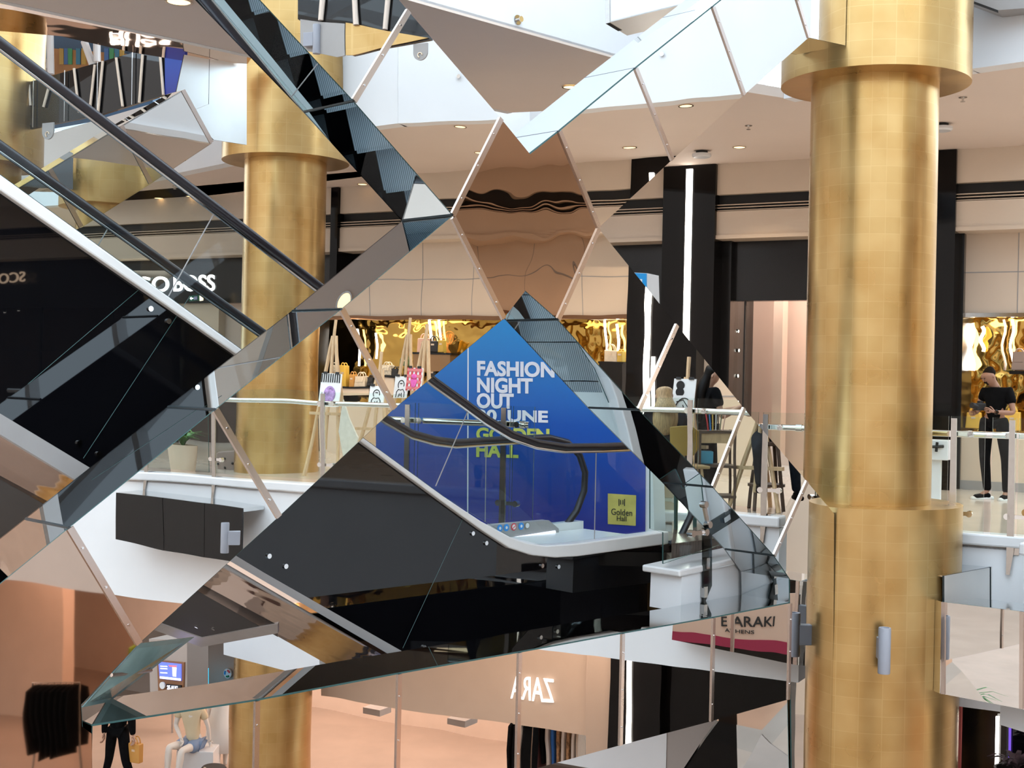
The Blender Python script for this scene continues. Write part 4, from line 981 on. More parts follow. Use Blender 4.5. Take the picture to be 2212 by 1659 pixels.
person('artist in dark trousers sitting on a bar stool behind the easel', sa, dict(head=(-.02, .05, 1.60), neck=(-.03, .04, 1.45), shL=(-.2, .05, 1.38), shR=(.18, .0, 1.38), elL=(-.26, -.08, 1.12), elR=(.2, -.12, 1.12), wrL=(-.14, -.26, 1.2), wrR=(.02, -.28, 1.2), hipL=(-.1, 0, .86), hipR=(.12, 0, .86), knL=(-.16, -.30, .74), knR=(.30, -.12, .66), anL=(-.10, -.22, .30), anR=(.36, -.02, .22), toL=(-.14, -.34, .24), toR=(.38, -.16, .14)), skin_d, M('rust_jacket', (.20, .07, .05), .7, vary=.2), navy, hair_b, long_hair=.2, face=(-.2, -1, -.2), sleeves=2)
# pot plant and tufted sofa at the left
def pot_plant(p, r, h, label, pot_m, leaf_m, n=26, hh=.6):
    t = thing('potted_plant', label, 'plant', p); p = Vector(p)
    MB().lathe(p, [(r * .78, 0), (r, h), (r * .9, h), (r * .88, h - .04)], 28).build('pot', pot_m, t, smooth=True)
    mb = MB()
    for k in range(n):
        a = random.uniform(0, 6.28); l = random.uniform(.5, 1) * hh; u = Vector((math.cos(a), math.sin(a), 0)); s = Vector((-u.y, u.x, 0))
        pts = [p + Vector((0, 0, h - .04)) + u * (l * .75 * q ** 1.3) + Vector((0, 0, l * (1.25 * q - .85 * q * q))) for q in (0, .25, .5, .75, 1)]
        b = len(mb.v)
        for i, q in enumerate(pts): w = .030 * math.sin(math.pi * (.15 + .8 * i / 4)); mb.v += [q - s * w, q + s * w]
        for i in range(4): mb.face((b + 2 * i, b + 2 * i + 1, b + 2 * i + 3, b + 2 * i + 2))
    mb.build('leaves', leaf_m, t); return t
leafm = M('palm_leaf', (.06, .18, .04), .5, vary=.4, vscale=12)
pot_plant(at0(398, 19.4), .21, .40, 'green palm in a beige pot reflected left of the gold column', M('beige_pot', (.60, .46, .36), .6), leafm, n=46, hh=.62)
sf = thing('sofa', 'tufted taupe sofa back reflected just left of the gold column', 'sofa', at0(495, 20.2))
MB().prism([VE(466, 976, 20.2), VE(470, 972, 20.2), VE(512, 970, 20.2), VE(512, 1024, 20.2), VE(468, 1024, 20.2)], AWB * .2).build('backrest', M('taupe_velvet', (.30, .22, .19), .8, vary=.15), sf, bevel=.03)
for (x, y) in ((487, 988), (505, 998), (487, 1008), (470, 1000)): MB().ball(VE(x, y, 20.19), .02).build('button', black_matt, sf)
# glass balustrades of the wing
balustrade('glass balustrade reflected in the lower left limb before the gold column', E0, [(250, 452), (458, 696), (702, 900)], [462, 320, 697], rail=(200, 900), dz=.1, zt=1.19, zr=1.04)
balustrade('glass balustrade reflected in the right limb before the easels', E0, [(1340, 1502), (1508, 1660)], [1491, 1654], rail=(1340, 1648), dz=.12, zt=1.2, zr=1.06)

# ---------------------------------------------------------------- lower level of the wing
VL = E0.shift(2.6)
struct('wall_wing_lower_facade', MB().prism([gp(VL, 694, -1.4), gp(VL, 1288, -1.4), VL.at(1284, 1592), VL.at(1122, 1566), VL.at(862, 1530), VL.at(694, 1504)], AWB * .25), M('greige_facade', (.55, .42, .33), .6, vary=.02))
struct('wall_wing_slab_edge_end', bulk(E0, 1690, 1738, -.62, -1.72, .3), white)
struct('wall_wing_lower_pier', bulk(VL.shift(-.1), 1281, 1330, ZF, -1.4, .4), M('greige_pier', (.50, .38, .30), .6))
struct('wall_wing_lower_black_pillar', bulk(VL.shift(-.2), 1330, 1440, ZF, -1.4, .5), pillar_black)
struct('wall_wing_lower_dark_shop', bulk(VL, 1440, 1720, ZF, -1.7, .3), pillar_black)
struct('wall_wing_lower_back', bulk(VL.shift(4.5), 100, 1330, ZF, -1.4, .2), blush)
struct('wall_wing_lower_left', bulk(VL.shift(1.0), -500, 150, ZF, -1.4, .3), blush)
l2 = thing('light_strip', 'white light strip of the lower shopfront reflected in the bottom rail', 'light', gp(VL.shift(-.22), 1375, ZF + .4))
MB().prism([gp(VL.shift(-.24), 1370, ZF + .4), gp(VL.shift(-.24), 1379, ZF + .4), gp(VL.shift(-.24), 1379, -1.75), gp(VL.shift(-.24), 1370, -1.75)], AWB * .03).build('diffuser', lightstrip, l2)
zs = thing('shop_sign', 'large white illuminated shop letters reflected back to front in the bottom rail', 'sign', VL.shift(-.06).at(1150, 1516))
lettering('letters', 'ZARA', VL.shift(-.03).at(1196, 1466), VL.shift(-.03).at(1104, 1458), VL.shift(-.03).at(1196, 1518), M('lit_sign_soft', (1, 1, 1), .5, emit=(1, .98, .95), estr=.75), zs, bold=.0, depth=.02, out=-AWB, spacing=1.0)
area('lower_shop_light', gp(VL.shift(2.2), 480, -1.7), gp(VL.shift(2.4), 480, ZF), 170, 8, 3, (1, .80, .68))
area('lower_shop_light', gp(VL.shift(2.2), 1050, -1.7), gp(VL.shift(2.4), 1050, ZF), 130, 6, 3, (1, .80, .68))
area('lower_facade_wash', gp(E0.shift(.6), 1000, -1.65), gp(VL, 1000, -3.2), 40, 5, .4, (1, .80, .66))
for k, (x, y) in enumerate(((815, 1532), (1000, 1555), (1172, 1580))):
    c = VL.shift(1.2).at(x, y); t = thing('ceiling_vent', ['square ceiling luminaire at the left inside the reflected lower shop', 'square ceiling luminaire in the middle of the reflected lower shop', 'square ceiling luminaire at the right of the reflected lower shop'][k], 'luminaire', c)
    MB().cbox(c, .34, .34, .10, math.atan2(DB.y, DB.x)).build('housing', grey_trim, t); MB().cbox(c - Vector((0, 0, .055)), .22, .22, .02, math.atan2(DB.y, DB.x)).build('recess', black_matt, t)
# lower shop: mannequins, rails of clothes, walking person
LF = lambda x, d: Vector((EYE + ray(x, hor(x)) * d).xy.to_3d()) + Vector((0, 0, ZF))
mann = M('mannequin_white', (.82, .76, .70), .45)
mp = LF(425, 21.4)
mq = person('white mannequin seated on a cube in a pale yellow top and denim skirt', mp, dict(head=(.03, 0, 1.36), neck=(.02, 0, 1.20), shL=(-.14, 0, 1.13), shR=(.20, 0, 1.12), elL=(-.2, -.05, .86), elR=(.3, .05, .84), wrL=(-.08, -.2, .68), wrR=(.32, .12, .58), hipL=(0, 0, .55), hipR=(.16, 0, .55), knL=(-.22, -.36, .60), knR=(-.02, -.42, .56), anL=(-.24, -.36, .12), anR=(-.08, -.42, .10), toL=(-.28, -.5, .0), toR=(-.12, -.56, .0)), mann, M('butter_knit', (.74, .62, .42), .8, vary=.06), M('pale_denim', (.22, .30, .45), .8, vary=.15), mann, name='mannequin', parts='SK', shoes=False, hair=False, face=(-.4, -1, 0), hands=True)
cu = thing('display_cube', 'white display cube under the seated mannequin', 'plinth', mp + Vector((.1, .1, 0)))
MB().cbox(mp + Vector((.14, .12, .24)), .60, .55, .48).build('cube', white_lacquer, cu, bevel=.01)
md = LF(497, 22.0)
dm = thing('mannequin', 'standing mannequin in a long white dress beside the gold column', 'mannequin', md)
MB().lathe(md, [(.10, .30), (.30, .32), (.24, .8), (.15, 1.1), (.19, 1.35), (.07, 1.5)], 24).build('dress', paper, dm, smooth='all')
skinned('body', [(md + Vector((0, 0, 1.3)), .1), (md + Vector((0, 0, 1.52)), .05), (md + Vector((0, 0, 1.66)), .08), (md + Vector((-.17, 0, 1.38)), .045), (md + Vector((-.23, 0, 1.1)), .035), (md + Vector((-.2, -.1, .85)), .025), (md + Vector((.17, 0, 1.38)), .045), (md + Vector((.22, 0, 1.1)), .035), (md + Vector((.2, -.1, .85)), .025), (md + Vector((-.05, 0, .3)), .05), (md + Vector((-.05, -.03, .05)), .035), (md + Vector((.07, 0, .3)), .05), (md + Vector((.07, -.03, .05)), .035)], [(0, 1), (1, 2), (0, 3), (3, 4), (4, 5), (0, 6), (6, 7), (7, 8), (0, 9), (9, 10), (0, 11), (11, 12)], mann, dm)
st_ = thing('round_stool', 'small black round plinth beside the white dress', 'plinth', LF(480, 20.6)); MB().lathe(LF(480, 20.6), [(.20, 0), (.20, .42), (.18, .44)], 28).build('drum', black_matt, st_, smooth=True)
bag(LF(448, 20.4), .26, .34, .16, 'cream tote standing on the floor before the seated mannequin', cream_l, 1, group=None)
wk = LF(268, 20.8)
person('person in black clothes walking past the lower shop with a tan bag', wk, dict(head=(.03, 0, 1.62), neck=(.02, 0, 1.47), shL=(-.17, .05, 1.40), shR=(.19, 0, 1.40), elL=(-.24, .1, 1.1), elR=(.25, -.08, 1.1), wrL=(-.2, -.06, .86), wrR=(.3, -.12, .84), hipL=(-.08, 0, .90), hipR=(.1, 0, .90), knL=(-.12, .05, .48), knR=(.2, -.1, .48), anL=(-.22, .1, .1), anR=(.34, -.1, .1), toL=(-.32, -.03, .0), toR=(.28, -.22, .0)), skin, blk_cloth, blk_cloth, hair_b, long_hair=.25, face=(-.3, -1, 0), sleeves=2)
bag(wk + Vector((.32, -.14, .46)), .24, .28, .10, 'tan shopping bag carried by the walking person', tan_l, 1, group=None)
def clothes_rail(x0, x1, d, h, label, cols, glow=True):
    a, b2 = LF(x0, d), LF(x1, d); t = thing('clothes_rail', label, 'clothes rail', a)
    MB().tube([a, a + Vector((0, 0, h)), b2 + Vector((0, 0, h)), b2], .018, 8).build('rail', steel, t)
    n = len(cols)
    for k, c_ in enumerate(cols):
        p = a.lerp(b2, (k + .5) / n) + Vector((0, 0, h - .03))
        g_ = thing('garment', '', 'clothing', p, 'garments on the rails of the lower shop'); g_['label'] = 'garment hanging on the ' + label
        ln = random.uniform(.75, 1.15); r_ = DB; q_ = AWB
        MB().tube([p + Vector((0, 0, .03)), p], .006, 6).build('hanger', black_matt, g_)
        MB().prism([p - q_ * .05, p + q_ * .05, p + q_ * .22 - Vector((0, 0, .07)), p + q_ * .25 - Vector((0, 0, .4)), p + q_ * .2 - Vector((0, 0, ln)), p - q_ * .2 - Vector((0, 0, ln)), p - q_ * .25 - Vector((0, 0, .4)), p - q_ * .22 - Vector((0, 0, .07))], r_ * .04).build('cloth', c_, g_, bevel=.012)
    return t
pal = M('oat_cloth', (.66, .54, .44), .9, vary=.1); lime = M('lime_cloth', (.20, .32, .03), .9, vary=.1); wht = M('white_cloth', (.78, .70, .64), .9, vary=.06); brn = M('wine_cloth', (.10, .03, .035), .9, vary=.2); blu = M('cobalt_cloth', (.03, .14, .45), .9); brn2 = M('leopard_cloth', (.36, .20, .10), .9, vary=.6, vscale=20)
clothes_rail(300, 390, 24.0, 1.65, 'clothes rail of pale garments behind the walking person', [lime, pal, pal, wht, pal, wht, wht, pal])
clothes_rail(1122, 1165, 19.0, 1.75, 'clothes rail of dark garments at the right of the lower shop', [blk_cloth, blk_cloth, wht, blk_cloth])
clothes_rail(1172, 1280, 19.5, 1.75, 'clothes rail of mixed garments beside the greige pier', [brn, brn, blk_cloth, wht, blu, brn2, wht, brn2, wht, pal])
clothes_rail(92, 190, 20.5, 1.7, 'clothes rail of black garments reflected in the bronze corner panel', [blk_cloth] * 8)
WING = False
# ================================================================ ceiling fittings
def downlight(pl, x, y, label, r=.085):
    c = pl.at(x, y); t = thing('downlight', label, 'light', c, 'recessed ceiling downlights')
    MB().lathe(c - Vector((0, 0, .006)), [(r * 1.18, .006), (r * 1.18, 0), (r, 0), (r * .9, .012)], 28, closed=False).build('rim', steel, t, smooth=True)
    MB().tube([c - Vector((0, 0, .002)), c - Vector((0, 0, .001))], r, 28).build('lamp', downglow, t)
def sprinkler(c, label, d=(0, 0, -1)):
    c = Vector(c); d = Vector(d); t = thing('sprinkler', label, 'sprinkler', c, 'fire sprinkler heads')
    MB().tube([c, c + d * .006], .05, 20).build('plate', steel, t)
    MB().tube([c + d * .006, c + d * .05], .014, 10).build('body', chrome, t)
    MB().tube([c + d * .05, c + d * .056], .03, 16).build('deflector', chrome, t)
ZB = level(5.0 - .0)
for x, y, lab, r in ((386, 4, 'large glowing downlight in the bridge soffit at the top left', .11), (1597, 318, 'glowing downlight in the ceiling left of the large right column', .085), (783, 398, 'glowing downlight in the ceiling just right of the left gold column', .085),
                  (412, 424, 'glowing downlight seen through the escalator glass, beside the handrail', .085), (343, 428, 'glowing downlight seen through the escalator glass, left of the other one', .085), (1232, 188, 'downlight half hidden by the upper right mirror limb', .085)):
    downlight(level(4.995), x, y, lab, r)
for x, y, lab in ((2080, 210, 'sprinkler head in the ceiling right of the large right column'), (1617, 271, 'sprinkler head in the ceiling left of the right column, above the smoke detector'), (1525, 366, 'sprinkler head in the ceiling below the smoke detector'),
               (378, 402, 'sprinkler head above the escalator handrail, nearest the left column'), (308, 462, 'sprinkler head in the ceiling seen between the escalator handrails'), (472, 440, 'sprinkler head in the ceiling just left of the left gold column')):
    sprinkler(level(5.0).at(x, y), lab)
def detector(c, label):
    t = thing('smoke_detector', label, 'detector', c, 'round ceiling smoke detectors')
    MB().tube([c, c - Vector((0, 0, .035))], .09, 24).build('base', black_matt, t); MB().lathe(c - Vector((0, 0, .10)), [(.12, 0), (.145, .02), (.145, .055), (.10, .065)], 28).build('housing', white_lacquer, t, smooth=True)
detector(level(5.0).at(1516, 326), 'round smoke detector on the ceiling left of the large right column'); detector(level(5.0).at(2034, 267), 'round smoke detector on the ceiling right of the large right column')
bf = Plane(br[0], AWP)
sprinkler(bf.at(1118, 43), 'wall sprinkler head on the white bridge fascia at the top', -AWP)
WING = True
for x, y, lab in ((993, 266 + 8, 'glowing downlight reflected in the upper left limb, near the joint'), (1357, 318, 'glowing downlight reflected in the upper right limb, lower one'), (1483, 230, 'glowing downlight reflected in the upper right limb, upper one'), (1036, 330, 'glowing downlight reflected behind the joint of the upper left limb')):
    downlight(level(5.165), x, y, lab)
sprinkler(level(5.17).at(1415, 352), 'sprinkler head reflected in the upper right limb'); detector(level(5.17).at(1386, 378), 'smoke detector reflected above the black pillar in the upper right limb')
vfp = lambda x, y: gp(Plane(vf[3], Vector((vf[3] - vf[4]).cross(Vector((0, 0, 1)))).normalized()), x, 0)
sprinkler(Plane(vf[2], (vf[3] - vf[2]).cross(Vector((0, 0, 1)))).at(995, 168), 'wall sprinkler reflected in the white of the upper left limb', -AWB)
sprinkler(Plane(vf[5], (vf[6] - vf[5]).cross(Vector((0, 0, 1)))).at(1433, 118), 'wall sprinkler reflected in the white of the upper right limb', -AWB)
for (x, y) in ((993, 274), (1357, 318), (1483, 230), (900, 330), (1250, 300), (600, 400), (300, 420)):
    spot('downlight_beam', level(5.17).at(x, y) - Vector((0, 0, .06)), WINGDL * .8, angle=120)
# far-off shop name of the side gallery, reflected in the black escalator side
keep = MIRM.copy()
nq = Q.n; Rq = Matrix.Identity(3)
for i in range(3):
    for j in range(3): Rq[i][j] = (1.0 if i == j else 0.0) - 2 * nq[i] * nq[j]
MIRM = Matrix.Translation(Q.p) @ Rq.to_4x4() @ Matrix.Translation(-Q.p)
dq = (Q.p - PL.p).dot(PL.n)
BQ = Plane(B0.p + PL.n * 2 * dq - B0.n * .1, B0.n)
ss = thing('shop_name', 'gilt serif letters reflected back to front in the black escalator side', 'sign', BQ.at(20, 610))
lettering('letters', 'SCO', BQ.at(55, 586), BQ.at(-2, 592), BQ.at(55, 608), M('gilt_lit', (.8, .6, .4), .5, emit=(1, .72, .5), estr=3.5), ss, depth=.03, out=-AWB)
for k, (x, y) in enumerate(((150, 652), (10, 675), (40, 671), (87, 663))):
    c = Plane(BQ.p + BQ.n * .5, BQ.n).at(x, y)
    t = thing('track_spotlight', ['brightest track spotlight reflected in the black escalator side', 'track spotlight reflected at the far left of the black escalator side', 'second track spotlight from the left in the black escalator side', 'track spotlight left of the brightest one in the black escalator side'][k], 'light', c)
    MB().tube([c, c + Vector((0, 0, .12))], .04, 10).build('can', black_matt, t); MB().tube([c - Vector((0, 0, .004)), c], .03, 10).build('lamp', lightstrip, t)
MIRM = keep
WING = False

# ================================================================ shop signs and shop details straight ahead
hb = thing('shop_sign', 'white illuminated shop letters on the black shopfront behind the escalator glass', 'sign', BR.at(350, 632))
SGN = BR.shift(-.01)
lettering('letters', 'HUGO', SGN.at(228, 599), SGN.at(366, 597), SGN.at(228, 632), sign_white, hb, bold=.016, depth=.02, out=-AWB)
lettering('letters', 'BOSS', SGN.at(376, 595), SGN.at(465, 593), SGN.at(376, 630), sign_white, hb, bold=.016, depth=.02, out=-AWB)
ex = thing('exit_sign', 'small green arrow sign hanging under the illuminated shop letters', 'sign', BR.shift(-.5).at(418, 650))
MB().prism(V2(BR.shift(-.5), [(408, 639), (429, 637), (429, 649), (408, 651)]), AWB * .03).build('panel', M('exit_green', (.0, .10, .06), .4), ex)
MB().prism(V2(BR.shift(-.51), [(410, 644.5), (413, 641), (413, 643.5), (417, 643.3), (417, 645.7), (413, 645.8), (413, 648)]), AWB * .005).build('arrow', sign_white, ex)
MB().prism(V2(BR.shift(-.51), [(419, 641), (426, 640), (426, 647), (419, 648)]), AWB * .005).build('pictogram', M('exit_lilac', (.45, .45, .7), .5), ex)
MB().prism(V2(BR.shift(-.5), [(431, 627), (438, 626), (437, 649), (431, 650)]), AWB * .03).build('lit_edge', lightstrip if False else M('warm_lit', (1, .8, .6), .5, emit=(1, .72, .45), estr=1.2), ex)
area('left_shop_light', gp(B0.shift(1.2), 470, 3.6), gp(B0.shift(1.3), 470, 0), 160, 5, 1.5, (1, .82, .66))
# spotlights on a track in the pink shop
tk = thing('spotlight_track', 'black vertical track with three spotlights in the pink shop window', 'light', gp(B0.shift(.3), 1583, 0))
TK = B0.shift(.3)
MB().prism([gp(TK, 1581.5, .1), gp(TK, 1584.5, .1), gp(TK, 1584.5, 2.9), gp(TK, 1581.5, 2.9)], AWB * .03).build('track', black_matt, tk)
for (x, y, dx, dy) in ((1585, 710, 10, 5), (1585, 756, 11, 1), (1585, 813, 9, -1), (1585, 870, 9, -1)):
    s_ = MB().tube([TK.at(x, y), TK.at(x + dx, y + dy)], .028, 12).build('spotlight', black_matt, tk)
    MB().tube([TK.at(x + dx, y + dy), TK.at(x + dx + .8, y + dy)], .024, 12).build('lens', lightstrip, s_)
# white stand at the balustrade
wp = EYE + ray(2025, hor(2025)) * 16.6; wp.z = 0
sd = thing('dispenser_stand', 'white dispenser box on a white post right of the large gold column', 'stand', wp)
rz = math.atan2(DB.y, DB.x)
MB().cbox(wp + Vector((0, 0, .72)), .33, .24, .25, rz).build('box', white_lacquer, sd, bevel=.01)
MB().cbox(wp + Vector((.0, 0, .33)), .13, .10, .58, rz).build('post', white_lacquer, sd); MB().cbox(wp + Vector((0, 0, .02)), .36, .30, .04, rz).build('foot', white_lacquer, sd)
MB().tube([wp + Vector((-.11, -.16, .76)), wp + Vector((.04, -.16, .77))], .018, 8).tube([wp + Vector((-.04, -.16, .82)), wp + Vector((-.05, -.16, .70))], .018, 8).build('handle', black_matt, sd)
# goods in the gold-lined shop behind the man
for x, y, w, h, mt_, kd, lab in ((2200, 800, 30, 40, M('taupe_leather', (.34, .24, .19), .5), 2, 'taupe bag on the counter at the right edge, behind the man'), (2102, 925, 34, 34, yel_l, 0, 'bright yellow bag low in the gold-lined window left of the man'), (2185, 930, 34, 40, yel_l, 1, 'dark mustard tote in the gold-lined window right of the man')):
    pl_ = B0.shift(.2); s_ = (pl_.at(x, y) - EYE).y / F; bag(pl_.at(x, y), w * s_, h * s_, .15, lab, mt_, kd)
sh_ = thing('display_shelf', 'dark display shelf with pale edge at the right edge of the gold-lined window', 'shelf', B0.shift(.2).at(2190, 800))
MB().prism(V2(B0.shift(.15), [(2180, 801), (2330, 801), (2330, 808), (2180, 808)]), AWB * .4).build('board', black_paint, sh_)
for (x, y0, y1, k) in ((2096, 700, 800, 0), (2122, 705, 760, 1), (2168, 690, 800, 2), (2186, 690, 800, 3)):
    l2 = thing('light_tube', ['bright wavy lit tube at the left of the gold-lined window, behind the man', 'amber lit tube second from the left in the gold-lined window', 'pale lit tube above the head of the man', 'thin lit tube right of the head of the man'][k], 'light', B0.shift(.6).at(x, y1))
    MB().tube([B0.shift(.6).at(x + 4 * math.sin(i * 1.1), y0 + (y1 - y0) * i / 8) for i in range(9)], (.055, .03, .02, .02)[k], 8).build('tube', (lightstrip, downglow, blush, lightstrip)[k], l2, smooth='all')
area('gold_shop_light', gp(B0.shift(.35), 2190, 2.56), gp(B0.shift(.5), 2190, 0), 26, 3, .4, (1, .82, .55))

# ================================================================ the man with the camera
S_ = .00171 * 1.0
def mj(x, y, d=0.0): return ((x - 385) * S_, d, (1472 - y) * S_)
mp_ = EYE + ray(2147, hor(2147)) * 17.8; mp_.z = 0
man = person('bearded man in black t-shirt and trousers looking down at his camera', mp_,
    dict(head=mj(343, 500, 0), neck=mj(398, 575, .02), shL=mj(480, 615, -.12), shR=mj(335, 622, .13), elL=mj(498, 782, -.20), elR=mj(300, 752, .16), wrL=mj(345, 776, -.22), wrR=mj(245, 790, -.02), hipL=mj(442, 860, -.06), hipR=mj(345, 862, .08), knL=mj(478, 1150, -.08), knR=mj(345, 1150, .10),
         anL=mj(487, 1410, -.06), anR=mj(372, 1405, .10), toL=mj(425, 1472, -.14), toR=mj(250, 1472, .05)), skin_d, blk_cloth, blk_cloth, M('dark_brown_hair', (.012, .008, .006), .8, spec=.1, vary=.3, vscale=30), beard=True, face=(-.75, -.25, -.45), shoes=2, grip=(-.3, 0, .25))
cm = thing('photo_camera', 'black photo camera held in both hands of the man', 'camera', mp_ + Vector(mj(243, 745, -.16)))
cc = mp_ + Vector(mj(250, 738, -.13))
MB().cbox(cc, .15, .075, .10, .3).build('camera_body', black_matt, cm, bevel=.012)
MB().tube([cc + Vector((-.05, -.02, .0)), cc + Vector((-.13, -.06, .02))], .038, 18).build('lens', black_matt, cm); MB().cbox(cc + Vector((0, 0, .06)), .05, .05, .04, .3).build('viewfinder', black_matt, cm)
wt = thing('wristwatch', 'black wristwatch on the left wrist of the man', 'watch', mp_ + Vector(mj(350, 776, -.22)))
wa, wb = mp_ + Vector(mj(352, 776, -.22)), mp_ + Vector(mj(366, 777, -.22)); MB().tube([wa, wb], .036, 14).build('strap', black_matt, wt)
MB().tube([wa.lerp(wb, .5) + Vector((0, -.036, 0)), wa.lerp(wb, .5) + Vector((0, -.046, 0))], .02, 14).build('dial', black_glass, wt)

# ================================================================ mirrored rings by the right column
RP = vplane(2034, 12.55, heading(-1500)); RD = heading(-1500) * -1; AWR = RP.n
rr = thing('mirror_ring', 'mirrored band with copper joints running right from the base of the large gold column', 'panel', RP.at(2120, 1520))
MB().prism(V2(RP, [(2034, 1300), (2208, 1321), (2208, 1532), (2030, 1498)]), AWR * .02, 0, 1).build('mirror_panel', [mirror, edge_green], rr)
MB().prism(V2(RP, [(2208, 1321), (2400, 1345), (2400, 1570), (2208, 1532)]), AWR * .02, 0, 1).build('mirror_panel', [mirror, edge_green], rr)
a, b2 = RP.at(2034, 1300), RP.at(2400, 1345)
MB().prism([a + AWR * .02, b2 + AWR * .02, b2 + AWR * .5, a + AWR * .5 + RD * .1], (0, 0, -.012)).build('top_panel', side_mirror, rr)
a2, c2 = RP.at(2034, 1300), RP.at(2030, 1498)
k2 = Vector((pR.x, pR.y, 0)); lft = -RD * .10 + AWR * .06
MB().prism([a2, c2, c2 + lft, a2 + lft], AWR * .012).build('end_panel', side_mirror, rr)
for (x, ya, yb) in ((2037, 1300, 1499), (2206, 1321, 1531)):
    MB().prism(V2(RP.shift(-.012), [(x - 4, ya), (x + 4, ya + 1), (x + 3, yb + 1), (x - 5, yb)]), AWR * .012).build('joint_strip', strip_metal, rr)
RU = vplane(2140, 13.25, DP)
r2 = thing('mirror_box', 'mirrored box under the white slab edge, right of the large gold column', 'panel', RU.at(2140, 1300))
MB().prism(V2(RU, [(2040, 1244), (2138, 1226), (2138, 1320), (2040, 1330)]), AWP * .02, 0, 1).build('mirror_panel', [satin, edge_dark], r2)
MB().prism(V2(RU, [(2141, 1225), (2206, 1213), (2206, 1310), (2141, 1320)]), AWP * .02, 0, 1).build('mirror_panel', [satin, edge_dark], r2)
a, b2 = RU.at(2040, 1244), RU.at(2206, 1213); MB().prism([a + AWP * .02, b2 + AWP * .02, b2 + AWP * .45, a + AWP * .45], (0, 0, -.012)).build('top_panel', side_mirror, r2)
# signboard of the lower shop under the viewer's balcony; the ring and then the rail mirror it
WING = True
nr_ = RP.n; Rr = Matrix.Identity(3)
for i in range(3):
    for j in range(3): Rr[i][j] = (1.0 if i == j else 0.0) - 2 * nr_[i] * nr_[j]
MIRM = Matrix.Translation(RP.p) @ Rr.to_4x4() @ Matrix.Translation(-RP.p) @ keep
SG = vplane(1640, 27.0, DB)
sb = thing('shop_signboard', 'peach shop signboard with black capitals and crimson band, mirrored in the bottom rail', 'sign', SG.at(1640, 1420))
MB().prism(V2(SG, [(1330, 1280), (1740, 1280), (1740, 1415), (1330, 1352)]), AWB * .05).build('board', M('peach_board', (.66, .46, .35), .6), sb)
MB().prism(V2(SG.shift(-.02), [(1330, 1352), (1560, 1377), (1740, 1392), (1740, 1416), (1560, 1398), (1330, 1370)]), AWB * .05).build('crimson_band', M('crimson', (.32, .02, .06), .5), sb)
ST = SG.shift(-.012)
lettering('lettering', 'E ARAKI', ST.at(1562, 1329), ST.at(1672, 1330), ST.at(1562, 1352), pk, sb, bold=.012, depth=.01, out=-AWB)
lettering('lettering', 'ATHENS', ST.at(1570, 1356), ST.at(1627, 1361), ST.at(1570, 1364), pk, sb, depth=.01, out=-AWB)
struct('wall_lower_shop_opposite', MB().prism(V2(SG.shift(.1), [(1330, 1250), (1740, 1250), (1740, 1500), (1330, 1500)]), AWB * .3), black_paint)
MIRM = keep; WING = False
# mirrored box on the bridge fascia and at the top right
BX = vplane(1320, 12.6, DB)
b3 = thing('mirror_box', 'mirrored box with steel frame on the white bridge fascia at the top', 'panel', BX.at(1400, 50))
MB().prism(V2(BX, [(1318, -90), (1640, -90), (1640, -30), (1318, 48)]), AWB * .02).build('mirror_panel', white_lacquer, b3)
MB().prism(V2(BX.shift(-.01), [(1308, -90), (1317, -90), (1317, 49), (1308, 51)]), AWB * .3).build('frame', steel, b3)
a, b2 = BX.at(1310, 50), BX.at(1640, -30); MB().prism([a, b2, b2 + AWB * .5, a + AWB * .5], (0, 0, .012)).build('underside', satin, b3)
b4 = thing('mirror_box', 'mirrored band under the white fascia at the top right corner', 'panel', cr[1])
TR = vplane(2150, 13.9, DB)
MB().prism(V2(TR, [(2090, -90), (2090, -2), (2156, 22), (2340, 8), (2340, -90)]), AWB * .3).build('mirror_panel', grey_trim, b4)
MB().prism(V2(TR.shift(-.01), [(2096, 0), (2156, 22), (2156, 27), (2096, 5)]), AWB * .02).build('frame', black_matt, b4)

# ================================================================ upper left corner beyond the bridge
struct('ceiling_copper_soffit', MB().prism(hp(5.9, [(-60, 8), (30, 22), (545, 122), (535, 138), (400, 132), (290, 114), (130, 78), (-60, 62)]), (0, 0, .05)), copper)
UW = vplane(150, 27.0, DB)
uw = struct('wall_upper_window', MB().prism(V2(UW, [(-120, 30), (60, 40), (330, 110), (330, 240), (-120, 320)]), AWB * .2), M('blue_dusk_glass', (.05, .12, .22), .08))
ub = thing('building', 'orange building front with coloured window strips seen beyond the upper ring at the top left', 'building', UW.at(150, 180))
UB = UW.shift(-.25)
MB().prism(V2(UB, [(30, 98), (290, 118), (290, 200), (30, 200)]), AWB * .2).build('front', M('orange_front', (.36, .17, .06), .6, vary=.15), ub)
wc = [M('pane_blue', (.05, .14, .35), .2), M('pane_green', (.05, .28, .12), .4), M('pane_teal', (.04, .18, .28), .3), M('pane_ochre', (.45, .28, .06), .5)]
for k, x in enumerate((62, 74, 92, 128, 138, 146, 164, 176, 225, 236, 248, 258)):
    MB().prism(V2(UB.shift(-.02), [(x, 104), (x + 9, 105), (x + 9, 139), (x, 139)]), AWB * .02).build('window', wc[k % 4], ub)
us = thing('strut', '', 'strut', UW.at(105, 160)); us['label'] = 'white V-shaped struts in front of the orange building at the top left'
for a, b2 in (((74, 70), (100, 150)), ((108, 72), (110, 160)), ((182, 90), (200, 140)), ((209, 92), (210, 134))):
    MB().tube([UB.shift(-.5).at(*a), UB.shift(-.5).at(*b2)], .07, 10).build('leg', white_lacquer, us)
UR = vplane(200, 20.0, DB)
ru = thing('mirror_ring', 'dark mirrored ring with pale struts and steel joints at the upper left behind the handrail', 'panel', UR.at(200, 250))
